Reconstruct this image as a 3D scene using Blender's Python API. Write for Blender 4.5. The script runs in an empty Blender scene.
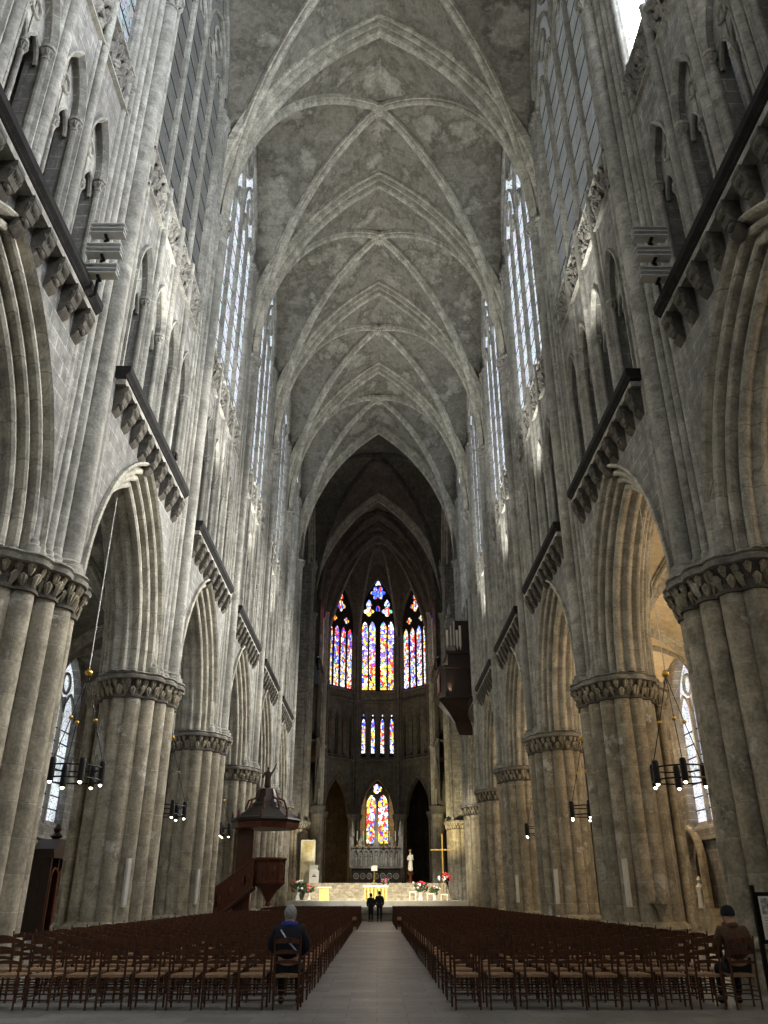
FPX, PITCH, YAW, EXPO = 800.0, 25.65, 0.45, 0.12
import bpy, bmesh, math, random
from math import pi, sin, cos, sqrt, acos, asin, radians, tan, atan2
from mathutils import Vector, Matrix
random.seed(7)
SC = bpy.context.scene
COL = SC.collection

# ------------------------------------------------------------------ helpers
class MB:
    def __init__(s):
        s.v = []; s.f = []
    def add(s, vs, fs):
        o = len(s.v); s.v += [tuple(p) for p in vs]; s.f += [tuple(i + o for i in f) for f in fs]; return s
    def box(s, x0, x1, y0, y1, z0, z1):
        return s.add([(x0,y0,z0),(x1,y0,z0),(x1,y1,z0),(x0,y1,z0),(x0,y0,z1),(x1,y0,z1),(x1,y1,z1),(x0,y1,z1)],
                     [(0,3,2,1),(4,5,6,7),(0,1,5,4),(1,2,6,5),(2,3,7,6),(3,0,4,7)])
    def grid(s, rows, cu=False, cv=False):
        n = len(rows); m = len(rows[0]); fs = []
        for i in range(n if cu else n - 1):
            for j in range(m if cv else m - 1):
                a = i * m + j; b = i * m + (j + 1) % m; c = ((i + 1) % n) * m + (j + 1) % m; d = ((i + 1) % n) * m + j
                fs.append((a, b, c, d))
        return s.add([p for r in rows for p in r], fs)
    def lathe(s, prof, cx=0, cy=0, n=16, cap=True):
        rows = [[(cx + r * cos(2*pi*i/n), cy + r * sin(2*pi*i/n), z) for i in range(n)] for r, z in prof]
        s.grid(rows, cv=True)
        if cap:
            s.add(rows[0], [tuple(range(n))[::-1]]); s.add(rows[-1], [tuple(range(n))])
        return s
    def cyl(s, x, y, z0, z1, r0, r1=None, n=12):
        return s.lathe([(r0, z0), (r0 if r1 is None else r1, z1)], x, y, n)
    def tube(s, pts, r, n=8, cap=True):
        pts = [Vector(p) for p in pts]; rows = []; m = len(pts)
        up = None
        for i, p in enumerate(pts):
            t = (pts[min(i+1, m-1)] - pts[max(i-1, 0)]).normalized()
            if up is None:
                up = Vector((0, 0, 1)) if abs(t.z) < .9 else Vector((1, 0, 0))
            a = t.cross(up).normalized(); b = a.cross(t).normalized(); up = b
            rr = r[i] if isinstance(r, (list, tuple)) else r
            rows.append([p + a * (rr * cos(2*pi*k/n)) + b * (rr * sin(2*pi*k/n)) for k in range(n)])
        s.grid(rows, cv=True)
        if cap:
            s.add(rows[0], [tuple(range(n))[::-1]]); s.add(rows[-1], [tuple(range(n))])
        return s
    def ball(s, c, r, nu=12, nv=8):
        if not isinstance(r, (tuple, list)): r = (r, r, r)
        rows = []
        for j in range(nv + 1):
            t = pi * j / nv - pi / 2
            q = max(cos(t), 1e-4)
            rows.append([(c[0] + r[0]*q*cos(2*pi*i/nu), c[1] + r[1]*q*sin(2*pi*i/nu), c[2] + r[2]*sin(t)) for i in range(nu)])
        return s.grid(rows, cv=True)
    def prism(s, poly, z0, z1):
        n = len(poly)
        s.add([(x, y, z0) for x, y in poly] + [(x, y, z1) for x, y in poly],
              [tuple(range(n))[::-1], tuple(range(n, 2*n))] + [(i, (i+1) % n, n + (i+1) % n, n + i) for i in range(n)])
        return s
    def xf(s, M, start=0):
        for i in range(start, len(s.v)): s.v[i] = tuple(M @ Vector(s.v[i]))
        return s
    def build(s, name, mat, parent=None, smooth=True, ang=32):
        me = bpy.data.meshes.new(name)
        me.from_pydata(s.v, [], s.f); me.update()
        if smooth:
            me.polygons.foreach_set('use_smooth', [True] * len(me.polygons))
            me.set_sharp_from_angle(angle=radians(ang))
        for m in (mat if isinstance(mat, (list, tuple)) else [mat]): me.materials.append(m)
        o = bpy.data.objects.new(name, me); COL.objects.link(o)
        if parent: o.parent = parent
        return o

def tag(o, label=None, cat=None, group=None, kind=None):
    if label: o['label'] = label
    if cat: o['category'] = cat
    if group: o['group'] = group
    if kind: o['kind'] = kind
    return o
def empty(name, loc=(0,0,0), rz=0, **k):
    o = bpy.data.objects.new(name, None); COL.objects.link(o); o.location = loc; o.rotation_euler[2] = rz
    o.empty_display_size = .2
    return tag(o, **k)
def copy_tree(o, parent=None):
    c = o.copy(); COL.objects.link(c)
    if parent: c.parent = parent
    for ch in list(o.children): copy_tree(ch, c)
    return c
ORD = ['first','second','third','fourth','fifth','sixth','seventh','eighth','ninth','tenth','eleventh','twelfth','thirteenth','fourteenth','fifteenth','sixteenth']

# ------------------------------------------------------------------ arches
def arch_pts(a, r, v=0.0, n=10):
    c = (r*r - a*a) / (2*a); R = a + c + v; ph = acos(max(-1, min(1, c / R)))
    right = [(-c + R*cos(ph*i/n), R*sin(ph*i/n)) for i in range(n + 1)]
    left = [(-s, z) for s, z in right]
    return left[:-1] + [(0.0, right[-1][1])] + right[:-1][::-1]
def arch_sweep(mb, a, r, prof, P, n=10, zs=0.0, foot=None, closed=False):
    rows = []
    for u, v in prof:
        pts = [(s, z + zs) for s, z in arch_pts(a, r, v, n)]
        if foot is not None: pts = [(pts[0][0], foot)] + pts + [(pts[-1][0], foot)]
        rows.append([P(s, u, z) for s, z in pts])
    mb.grid(rows, cu=closed)
def spandrel(mb, s0, s1, a, r, v, zs, zbot, ztop, P, u, c=0.0, n=10):
    """wall plane from s0 to s1 with a pointed opening centred on c"""
    pts = [(c + s, z + zs) for s, z in arch_pts(a, r, v, n)]
    mb.grid([[P(s, u, z) for s, z in pts], [P(s, u, ztop) for s, z in pts]])
    for e, q in ((s0, pts[0]), (s1, pts[-1])):
        mb.grid([[P(e, u, zbot), P(q[0], u, zbot)], [P(e, u, ztop), P(q[0], u, ztop)]])
        if q[1] > zbot + 1e-6:
            pass
def ring(mb, s0, z0, R, rr, P, u, n=20, m=6):
    rows = []
    for i in range(n):
        t = 2*pi*i/n
        rows.append([P(s0 + (R + rr*cos(2*pi*k/m))*cos(t), u + rr*sin(2*pi*k/m), z0 + (R + rr*cos(2*pi*k/m))*sin(t)) for k in range(m)])
    mb.grid(rows, cu=True, cv=True)
def bar_prof(w):   # mullion bar section round v=0
    return [(-w, 0), (-w*.5, -w*.6), (w*.5, -w*.6), (w, 0), (w*.5, w*.6), (-w*.5, w*.6)]

# ------------------------------------------------------------------ materials
def new_mat(name):
    m = bpy.data.materials.new(name); m.use_nodes = True
    nt = m.node_tree; nt.nodes.clear()
    out = nt.nodes.new('ShaderNodeOutputMaterial')
    return m, nt, out
def N(nt, t, **k):
    n = nt.nodes.new(t)
    for a, b in k.items(): setattr(n, a, b)
    return n
def mathn(nt, op, a, b=None, c=None):
    n = N(nt, 'ShaderNodeMath', operation=op)
    for i, x in enumerate((a, b, c)):
        if x is None: continue
        if isinstance(x, (int, float)): n.inputs[i].default_value = x
        else: nt.links.new(x, n.inputs[i])
    return n.outputs[0]
def mix(nt, f, a, b, mode='MIX'):
    n = N(nt, 'ShaderNodeMix', data_type='RGBA', blend_type=mode)
    for i, x in ((0, f), (6, a), (7, b)):
        if isinstance(x, (int, float)): n.inputs[i].default_value = x
        elif isinstance(x, tuple): n.inputs[i].default_value = (*x, 1) if len(x) == 3 else x
        else: nt.links.new(x, n.inputs[i])
    return n.outputs[2]
def ramp(nt, fac, stops, const=False):
    n = N(nt, 'ShaderNodeValToRGB')
    if const: n.color_ramp.interpolation = 'CONSTANT'
    e = n.color_ramp.elements
    while len(e) < len(stops): e.new(.5)
    for i, (p, c) in enumerate(stops):
        e[i].position = p; e[i].color = (c, c, c, 1) if isinstance(c, (int, float)) else (*c, 1)
    nt.links.new(fac, n.inputs[0]); return n.outputs[0]
def noise(nt, vec, scale, detail=4, rough=.55):
    n = N(nt, 'ShaderNodeTexNoise'); n.inputs['Scale'].default_value = scale
    n.inputs['Detail'].default_value = detail; n.inputs['Roughness'].default_value = rough
    nt.links.new(vec, n.inputs['Vector']); return n.outputs['Fac']
def pos_uv(nt, flip=False):
    g = N(nt, 'ShaderNodeNewGeometry'); sp = N(nt, 'ShaderNodeSeparateXYZ'); nt.links.new(g.outputs['Position'], sp.inputs[0])
    s = mathn(nt, 'SUBTRACT' if flip else 'ADD', sp.outputs[0], sp.outputs[1])
    cb = N(nt, 'ShaderNodeCombineXYZ'); nt.links.new(s, cb.inputs[0]); nt.links.new(sp.outputs[2], cb.inputs[1])
    return g.outputs['Position'], cb.outputs[0], sp
def principled(nt, out, col, rough=.8, bump=None, bs=.3, bd=.02, metal=0, spec=None):
    p = N(nt, 'ShaderNodeBsdfPrincipled')
    if isinstance(col, tuple): p.inputs['Base Color'].default_value = (*col, 1)
    else: nt.links.new(col, p.inputs['Base Color'])
    if isinstance(rough, (int, float)): p.inputs['Roughness'].default_value = rough
    else: nt.links.new(rough, p.inputs['Roughness'])
    p.inputs['Metallic'].default_value = metal
    if spec is not None: p.inputs['Specular IOR Level'].default_value = spec
    if bump is not None:
        b = N(nt, 'ShaderNodeBump'); b.inputs['Strength'].default_value = bs; b.inputs['Distance'].default_value = bd
        nt.links.new(bump, b.inputs['Height']); nt.links.new(b.outputs[0], p.inputs['Normal'])
    nt.links.new(p.outputs[0], out.inputs[0]); return p
def stone(name, c1, c2, mortar, bw=1.0, bh=.42, ms=.022, stain=(.25,.22,.17), stf=.6, patch=None, bs=.5):
    m, nt, out = new_mat(name)
    pos, uv, sp = pos_uv(nt)
    br = N(nt, 'ShaderNodeTexBrick'); nt.links.new(uv, br.inputs['Vector'])
    br.inputs['Color1'].default_value = (*c1, 1); br.inputs['Color2'].default_value = (*c2, 1); br.inputs['Mortar'].default_value = (*mortar, 1)
    br.inputs['Scale'].default_value = 1; br.inputs['Mortar Size'].default_value = ms
    br.inputs['Brick Width'].default_value = bw; br.inputs['Row Height'].default_value = bh
    br.inputs['Mortar Smooth'].default_value = .3
    n1 = noise(nt, pos, .45, 5, .6); n2 = noise(nt, pos, 2.6, 6, .65); n3 = noise(nt, pos, 16, 4, .6)
    col = mix(nt, ramp(nt, n1, [(.42, 0), (.68, 1)]), br.outputs['Color'], tuple(stain), 'MIX')
    col = mix(nt, stf, br.outputs['Color'], col)
    col = mix(nt, ramp(nt, n2, [(.36, .8), (.56, 0)]), col, tuple(x*.36 for x in c1))
    if patch: col = mix(nt, ramp(nt, noise(nt, pos, .9, 5, .7), [(.6, 0), (.64, .8)]), col, patch)
    mp = N(nt, 'ShaderNodeMapping'); mp.inputs['Scale'].default_value = (2.2, 2.2, .16); nt.links.new(pos, mp.inputs[0])
    col = mix(nt, ramp(nt, noise(nt, mp.outputs[0], 1.0, 4, .6), [(.40, .55), (.55, 0)]), col, tuple(x*.40 for x in c1))
    col = mix(nt, .4, col, ramp(nt, n3, [(.3, .2), (.7, .8)]), 'OVERLAY')
    h = mathn(nt, 'ADD', mathn(nt, 'MULTIPLY', br.outputs['Fac'], -1.0), mathn(nt, 'MULTIPLY', n2, .9))
    principled(nt, out, col, .85, h, bs, .03, spec=.25)
    return m
M = {}
M['wall'] = stone('wall_stone', (.36,.345,.315), (.27,.262,.24), (.56,.55,.52), .95, .38, .02, (.20,.19,.17), .7, bs=.35)
M['shaft'] = stone('shaft_stone', (.50,.48,.42), (.40,.385,.34), (.60,.58,.53), 3.0, .75, .014, (.24,.225,.19), .75)
M['pier'] = stone('pier_stone', (.56,.50,.38), (.45,.39,.28), (.62,.58,.50), 1.6, .62, .014, (.30,.27,.21), .6, patch=(.66,.64,.58))
M['carved'] = stone('carved_stone', (.36,.34,.30), (.27,.255,.22), (.3,.28,.25), 1.0, 1.0, .004, (.10,.09,.08), .8)
M['rib'] = stone('rib_stone', (.70,.66,.55), (.60,.57,.47), (.34,.32,.27), 1.1, .6, .012, (.36,.34,.27), .5)
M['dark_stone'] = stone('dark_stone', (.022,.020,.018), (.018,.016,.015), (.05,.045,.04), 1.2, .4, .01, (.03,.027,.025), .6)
M['brown_grey'] = stone('brown_grey_stone', (.20,.18,.15), (.15,.135,.11), (.16,.15,.12), .9, .4, .015, (.08,.075,.06), .8)  # darker brown-grey tone for crossing, choir, carved grounds and corbels
def web_mat(name, c1, c2, c3):
    m, nt, out = new_mat(name)
    pos, uv, sp = pos_uv(nt)
    cb = N(nt, 'ShaderNodeCombineXYZ'); nt.links.new(sp.outputs[1], cb.inputs[0]); nt.links.new(sp.outputs[2], cb.inputs[1])
    br = N(nt, 'ShaderNodeTexBrick'); nt.links.new(cb.outputs[0], br.inputs['Vector'])
    br.inputs['Color1'].default_value = (*c1, 1); br.inputs['Color2'].default_value = (*[x*.9 for x in c1], 1); br.inputs['Mortar'].default_value = (*[x*.82 for x in c1], 1)
    br.inputs['Brick Width'].default_value = .8; br.inputs['Row Height'].default_value = .3; br.inputs['Mortar Size'].default_value = .015; br.inputs['Scale'].default_value = 1
    n1 = noise(nt, pos, .30, 7, .68); n2 = noise(nt, pos, 1.1, 7, .7); n3 = noise(nt, pos, 6, 5, .6)
    col = mix(nt, ramp(nt, n1, [(.40, 0), (.47, .9), (.55, .3), (.60, .75), (.66, .1)]), br.outputs['Color'], c2)
    col = mix(nt, ramp(nt, n2, [(.50, 0), (.54, .8), (.62, .2)]), col, c3)
    col = mix(nt, .3, col, ramp(nt, n3, [(.3, .2), (.7, .8)]), 'OVERLAY')
    principled(nt, out, col, .9, n3, .25, .03, spec=.2); return m
M['web'] = web_mat('vault_plaster', (.43,.41,.345), (.12,.11,.088), (.26,.24,.195))
M['cream_web'] = web_mat('cream_plaster', (.72,.62,.44), (.62,.52,.36), (.55,.45,.30))
def plain(name, col, rough=.6, metal=0, var=.25, sc=6, bs=.1, spec=None, alt=None):
    m, nt, out = new_mat(name)
    g = N(nt, 'ShaderNodeNewGeometry'); n = noise(nt, g.outputs['Position'], sc, 4)
    c = mix(nt, ramp(nt, n, [(.35, 0), (.65, 1)]), tuple(x*(1-var) for x in col), alt or tuple(min(1, x*(1+var)) for x in col))
    principled(nt, out, c, rough, n, bs, .01, metal, spec); return m
def wood(name, c1, c2, rough=.35):
    m, nt, out = new_mat(name)
    g = N(nt, 'ShaderNodeNewGeometry'); mp = N(nt, 'ShaderNodeMapping'); mp.inputs['Scale'].default_value = (22, 22, 3)
    nt.links.new(g.outputs['Position'], mp.inputs[0]); n = noise(nt, mp.outputs[0], 1.0, 5)
    principled(nt, out, mix(nt, ramp(nt, n, [(.3, 0), (.7, 1)]), c1, c2), rough, n, .15, .01, spec=.4); return m
M['chair'] = wood('chair_wood', (.045,.018,.010), (.13,.050,.023), .36)
M['rush'] = plain('rush_seat', (.36,.22,.12), .7, 0, .3, 40, .4)
M['oak'] = wood('pulpit_oak', (.055,.016,.008), (.15,.04,.018), .3)
M['dark_oak'] = wood('dark_oak', (.018,.010,.007), (.05,.024,.014), .4)
M['iron'] = plain('black_iron', (.012,.012,.012), .45, .6)
M['lead_roof'] = plain('slate_wood', (.03,.025,.022), .45)
M['white'] = plain('white_paint', (.72,.70,.64), .5, 0, .08)
M['marble'] = plain('white_marble', (.82,.80,.72), .35, 0, .08, 2)
M['grey_metal'] = plain('grey_metal', (.40,.43,.50), .4, .2)
M['gold'] = plain('gold', (.75,.50,.12), .3, .9, .2)
M['gilt_cloth'] = plain('gilt_cloth', (.75,.62,.20), .7, 0, .35, 9)
M['linen'] = plain('linen', (.85,.83,.76), .8, 0, .05)
M['black_cloth'] = plain('black_cloth', (.010,.011,.015), .85, 0, .3, 20)
M['navy_cloth'] = plain('navy_cloth', (.008,.010,.020), .85, 0, .3, 20)
M['blue_scarf'] = plain('blue_scarf', (.02,.05,.28), .85, 0, .4, 30)
M['brown_coat'] = plain('brown_coat', (.10,.055,.03), .85, 0, .3, 20)
M['skin'] = plain('skin', (.55,.33,.24), .55, 0, .06, 8, spec=.3)
M['grey_hair'] = plain('grey_hair', (.33,.33,.33), .7, 0, .4, 60, .5)
M['dark_hair'] = plain('dark_hair', (.02,.014,.010), .6, 0, .4, 60, .5)
M['red_flower'] = plain('red_flower', (.55,.02,.03), .6, 0, .3, 20)
M['pink_flower'] = plain('pink_flower', (.85,.12,.30), .6, 0, .3, 20)
M['white_flower'] = plain('white_flower', (.85,.83,.78), .6, 0, .1, 20)
M['leaf'] = plain('leaf_green', (.03,.08,.02), .6, 0, .4, 20)
M['wax'] = plain('wax', (.80,.74,.60), .5, 0, .05)
M['gilt_panel'] = plain('gilt_panel', (.62,.48,.16), .45, 0, .35, 1.3, alt=(.80,.74,.52))
def floor_mat():
    m, nt, out = new_mat('nave_flagstones')
    g = N(nt, 'ShaderNodeNewGeometry')
    br = N(nt, 'ShaderNodeTexBrick'); nt.links.new(g.outputs['Position'], br.inputs['Vector'])
    br.inputs['Color1'].default_value = (.30,.29,.27,1); br.inputs['Color2'].default_value = (.17,.165,.15,1); br.inputs['Mortar'].default_value = (.09,.085,.08,1)
    br.inputs['Brick Width'].default_value = .85; br.inputs['Row Height'].default_value = .46; br.inputs['Mortar Size'].default_value = .008; br.inputs['Scale'].default_value = 1
    br.inputs['Bias'].default_value = -.1
    n1 = noise(nt, g.outputs['Position'], 1.2, 6, .65); n2 = noise(nt, g.outputs['Position'], 9, 5, .6)
    c = mix(nt, ramp(nt, n1, [(.35, 0), (.7, .6)]), br.outputs['Color'], (.36,.35,.32))
    c = mix(nt, .3, c, ramp(nt, n2, [(.3, .2), (.7, .8)]), 'OVERLAY')
    principled(nt, out, c, ramp(nt, n1, [(.3, .32), (.7, .6)]), mathn(nt, 'ADD', mathn(nt, 'MULTIPLY', br.outputs['Fac'], -1), mathn(nt, 'MULTIPLY', n2, .3)), .25, .01, spec=.45)
    return m
M['floor'] = floor_mat()
def glass_mat(name, strength, base=(.78,.86,1.0), sat=.25, scale=3.2, dark=.55):
    """daylit leaded window glass"""
    m, nt, out = new_mat(name)
    pos, uv, sp = pos_uv(nt)
    vo = N(nt, 'ShaderNodeTexVoronoi'); vo.inputs['Scale'].default_value = scale; nt.links.new(uv, vo.inputs['Vector'])
    vd = N(nt, 'ShaderNodeTexVoronoi', feature='DISTANCE_TO_EDGE'); vd.inputs['Scale'].default_value = scale; nt.links.new(uv, vd.inputs['Vector'])
    c = mix(nt, sat, base, vo.outputs['Color'])
    lead = ramp(nt, vd.outputs['Distance'], [(.02, .72 if strength < .6 else .1), (.045, 1)])
    c = mix(nt, 1.0, c, lead, 'MULTIPLY')
    c = mix(nt, 1.0, c, ramp(nt, noise(nt, pos, .8, 4), [(.35, dark), (.65, 1)]), 'MULTIPLY')
    e = N(nt, 'ShaderNodeEmission'); e.inputs['Strength'].default_value = strength; nt.links.new(c, e.inputs[0])
    nt.links.new(e.outputs[0], out.inputs[0]); return m
def stained_mat(name, strength, stops, z0, z1, scale=4.0, seed=0.0, flip=False):
    m, nt, out = new_mat(name)
    pos, uv, sp = pos_uv(nt, flip)
    mp = N(nt, 'ShaderNodeMapping'); mp.inputs['Scale'].default_value = (1, .8, 1); mp.inputs['Location'].default_value = (seed, seed, 0); nt.links.new(uv, mp.inputs[0])
    vo = N(nt, 'ShaderNodeTexVoronoi'); vo.inputs['Scale'].default_value = scale; nt.links.new(mp.outputs[0], vo.inputs['Vector'])
    vd = N(nt, 'ShaderNodeTexVoronoi', feature='DISTANCE_TO_EDGE'); vd.inputs['Scale'].default_value = scale; nt.links.new(mp.outputs[0], vd.inputs['Vector'])
    t = mathn(nt, 'DIVIDE', mathn(nt, 'SUBTRACT', sp.outputs[2], z0), z1 - z0)
    sc = N(nt, 'ShaderNodeSeparateColor'); nt.links.new(vo.outputs['Color'], sc.inputs[0])
    t2 = mathn(nt, 'ADD', t, mathn(nt, 'MULTIPLY', mathn(nt, 'SUBTRACT', sc.outputs[0], .5), .28))
    c = ramp(nt, t2, stops, True)
    accent = ramp(nt, sc.outputs[1], [(0, (.9,.85,.7)), (.25, (.05,.08,.75)), (.42, (.85,.06,.04)), (.58, (.95,.6,.06)), (.72, (.25,.35,.9)), (.86, (.95,.9,.75)), (.95, (.1,.45,.2))], True)
    c = mix(nt, ramp(nt, sc.outputs[2], [(.45, 0), (.5, 1)]), c, accent)
    c = mix(nt, 1.0, c, ramp(nt, vd.outputs['Distance'], [(.03, .03), (.07, 1)]), 'MULTIPLY')
    e = N(nt, 'ShaderNodeEmission'); e.inputs['Strength'].default_value = strength; nt.links.new(c, e.inputs[0])
    nt.links.new(e.outputs[0], out.inputs[0]); return m
B_, R_, Y_, W_, V_ = (.06,.12,.85), (.8,.05,.04), (.95,.6,.08), (.85,.88,.95), (.25,.12,.6)
M['glass_choir_mid'] = stained_mat('axial_choir_glass', 2.6, [(0, Y_), (.1, R_), (.2, Y_), (.28, V_), (.4, (.2,.2,.8)), (.5, Y_), (.56, (.5,.7,1)), (.7, (.35,.5,.95)), (.85, B_), (1, (.7,.8,1))], 23.5, 38.5, 3.6)
M['glass_choir_warm'] = stained_mat('warm_choir_glass', 1.7, [(0, W_), (.15, Y_), (.3, B_), (.45, R_), (.6, Y_), (.75, R_), (.9, V_), (1, R_)], 23.5, 37, 3.8, 3.0)
M['glass_choir_right'] = stained_mat('red_choir_glass', 1.7, [(0, W_), (.15, W_), (.3, R_), (.45, (.6,.7,.95)), (.6, Y_), (.75, R_), (.9, V_), (1, R_)], 23.5, 37, 3.8, 8.0, True)
M['glass_choir_low'] = stained_mat('gallery_choir_glass', 1.9, [(0, W_), (.25, Y_), (.4, R_), (.6, B_), (.8, W_), (1, R_)], 16.5, 21.5, 5, 1.0)
M['glass_chapel'] = stained_mat('chapel_glass', 2.2, [(0, Y_), (.2, R_), (.35, W_), (.55, Y_), (.75, W_), (1, B_)], 7.5, 14.5, 4.2, 5.0)
def emit(name, col, s):
    m, nt, out = new_mat(name); e = N(nt, 'ShaderNodeEmission'); e.inputs[0].default_value = (*col, 1); e.inputs[1].default_value = s
    nt.links.new(e.outputs[0], out.inputs[0]); return m
M['bulb'] = emit('lit_bulb', (1, .86, .62), 14)
M['flame'] = emit('flame', (1, .75, .35), 12)

# ------------------------------------------------------------------ dimensions (camera at the origin, 1.5 m up)
CAMZ = 1.5
L = 9.74; D0 = 16.4
def K(k): return D0 + L * k
XW = 7.0           # nave wall face
ZCAP = 7.75        # arcade springing
ZLED = 14.2
ZFR0, ZFR1 = 21.0, 22.5
ZSPR = 28.0        # vault springing
ZSOF = 41.0        # soffit of the transverse arches
XS = 6.6           # front of the shafts
PC = 7.75          # pier centre

# leaf clump used for capitals and friezes
def leaf(mb, M4, s=1.0):
    st = len(mb.v)
    pr = [(0, .0, .05), (.5, .35, .10), (1.0, .55, .03), (1.3, .42, -.16)]
    rows = []
    for h, y, _ in pr:
        w = {0: .12, .5: .36, 1.0: .42, 1.3: .12}[h]
        rows.append([(-w*s, (y-.10)*s*.9, h*s), (-w*.45*s, (y+.12)*s*.9, h*s*1.03), (0, (y+.02)*s*.9, h*s), (w*.45*s, (y+.12)*s*.9, h*s*1.03), (w*s, (y-.10)*s*.9, h*s)])
    mb.grid(rows)
    mb.ball((0, .42*s, 1.15*s), .19*s, 6, 4); mb.ball((.3*s, .30*s, .85*s), .15*s, 6, 4); mb.ball((-.3*s, .30*s, .85*s), .15*s, 6, 4)
    mb.xf(M4, st)

# ------------------------------------------------------------------ floor
fl = MB(); fl.grid([[(-22, -16, 0), (22, -16, 0)], [(-22, 112, 0), (22, 112, 0)]])
o = fl.build('floor', M['floor']); o['kind'] = 'structure'
mb = MB(); mb.box(-1.6, 1.6, 42.6, 43.0, 0, .012); o = mb.build('trim_1', M['marble']); tag(o, kind='structure', label='pale marble strip across the central aisle')

# ------------------------------------------------------------------ pier
LOBES = [(.87*cos(2*pi*i/14), 1.36*sin(2*pi*i/14), .30 if i in (0, 7) else .255) for i in range(14)]
def pier_outline(grow, n=168, off=0):
    circ = [(0, 0, .82 + grow), (0, .5, .74 + grow), (0, -.5, .74 + grow)] + [(x, y, r + grow) for x, y, r in LOBES]
    out = []
    for j in range(n):
        t = 2*pi*j/n; dx, dy = cos(t), sin(t); best = 0
        for cx, cy, r in circ:
            b = dx*cx + dy*cy; q = r*r - (cx*cx + cy*cy - b*b)
            if q > 0: best = max(best, b + sqrt(q))
        out.append((best*dx, best*dy))
    return out
def make_pier():
    root = empty('clustered_pier', (PC, K(0), 0))
    # plinth and base
    m = MB(); rows = [[(x, y, z) for x, y in pier_outline(g)] for g, z in ((.16, 0), (.16, .45), (.10, .50), (.10, .62), (.15, .68), (.13, .75), (.04, .82), (.0, .86))]
    m.grid(rows, cv=True); m.build('base', M['pier'], root)
    m = MB(); m.prism([(.80*cos(2*pi*i/28), 1.28*sin(2*pi*i/28)) for i in range(28)], .5, ZCAP - .6); m.build('core', M['pier'], root)
    sh = {}
    for x, y, r in LOBES:
        m = MB().cyl(x, y, .8, ZCAP - .66, r, n=20)
        m.build('shaft', M['pier'], root)
    # capital
    m = MB()
    prof = ((.0, -.76), (.05, -.75), (.05, -.69), (.0, -.67), (.01, -.5), (.06, -.32), (.16, -.2))
    m.grid([[(x, y, ZCAP + z) for x, y in pier_outline(g)] for g, z in prof], cv=True)
    m.build('capital', M['brown_grey'], root)
    m = MB(); rnd = random.Random(3)
    for tier, (zz, cnt, s, gg) in enumerate(((-.69, 44, .23, .0), (-.45, 44, .21, .06))):
        ol = pier_outline(gg)
        for i in range(cnt):
            j = int((i + .5*tier) * 168 / cnt) % 168
            x, y = ol[j]; x2, y2 = ol[(j+1) % 168]; x1, y1 = ol[j-1]
            ang = atan2(y2 - y1, x2 - x1)
            leaf(m, Matrix.Translation((x, y, ZCAP + zz + rnd.uniform(-.02, .02))) @ Matrix.Rotation(ang + pi, 4, 'Z') @ Matrix.Scale(rnd.uniform(.85, 1.15), 4), s)
    m.build('foliage', M['pier'], root)
    m = MB()
    m.grid([[(x, y, ZCAP + z) for x, y in pier_outline(g)] for g, z in ((.10, -.22), (.24, -.2), (.27, -.12), (.20, -.09), (.20, -.06), (.26, -.03), (.25, 0), (-.3, 0.01))], cv=True)
    m.build('abacus', M['shaft'], root)
    for x, y, r in ((1.42, 0, .21), (1.28, .36, .12), (1.28, -.36, .12)):
        m = MB(); m.lathe([(r*1.7, 0), (r*1.7, .5), (r*1.3, .6), (r*1.35, .72), (r, .8), (r, ZCAP-.8), (r*1.15, ZCAP-.78), (r, ZCAP-.74), (r*1.4, ZCAP-.25), (r*1.9, ZCAP-.2), (r*1.9, ZCAP-.05), (r*1.6, ZCAP)], x, y, 14); s = m.build('aisle_shaft', M['pier'], root)
        m = MB()
        for i in range(8): leaf(m, Matrix.Translation((x+r*cos(i*.785), y+r*sin(i*.785), ZCAP-.72)) @ Matrix.Rotation(i*.785-pi/2, 4, 'Z'), .2)
        m.build('foliage', M['pier'], s)
    m = MB(); m.box(.8, 1.3, -.26, .26, 0, ZCAP-.1); m.build('web_wall', M['pier'], root, smooth=False)
    # upper pilaster with wall shafts
    m = MB(); m.prism([(7.12-PC, -1.36), (8.66-PC, -1.36), (8.66-PC, 1.36), (7.12-PC, 1.36)], ZCAP, 42); m.build('pilaster', M['wall'], root, smooth=False)
    defs = [(6.84, 0, .27, ZSPR), (6.95, .43, .135, ZSPR), (6.95, -.43, .135, ZSPR), (7.02, .73, .125, 33.5), (7.02, -.73, .125, 33.5), (7.06, 1.0, .11, 33.5), (7.06, -1.0, .11, 33.5), (7.09, 1.30, .12, 33.5), (7.09, -1.30, .12, 33.5)]
    for x, y, r, zt in defs:
        m = MB()
        m.lathe([(r*1.55, ZCAP), (r*1.55, ZCAP+.18), (r*1.25, ZCAP+.22), (r*1.3, ZCAP+.3), (r, ZCAP+.36), (r, zt-.7), (r*1.15, zt-.68), (r*1.15, zt-.63), (r, zt-.6)], x-PC, y, 16)
        s = m.build('vault_shaft', M['shaft'], root)
        m = MB(); m.lathe([(r, zt-.6), (r*1.05, zt-.4), (r*1.35, zt-.18), (r*1.6, zt-.15), (r*1.65, zt-.04), (r*1.5, zt)], x-PC, y, 16)
        for i in range(7):
            leaf(m, Matrix.Translation((x-PC+r*cos(i*.9), y+r*sin(i*.9), zt-.58)) @ Matrix.Rotation(i*.9-pi/2, 4, 'Z'), .26 if r > .2 else .17)
        m.build('capital', M['shaft'], s)
    return root
PIER = make_pier()
side_name = {-1: 'pulpit side', 1: 'organ side'}
near_txt = ['nearest the back row of chairs', 'second along beyond the back row', 'third along beyond the back row', 'fourth along beyond the back row', 'fifth along toward the choir', 'at the near corner of the crossing']
first = True
PIERS = {}
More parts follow.
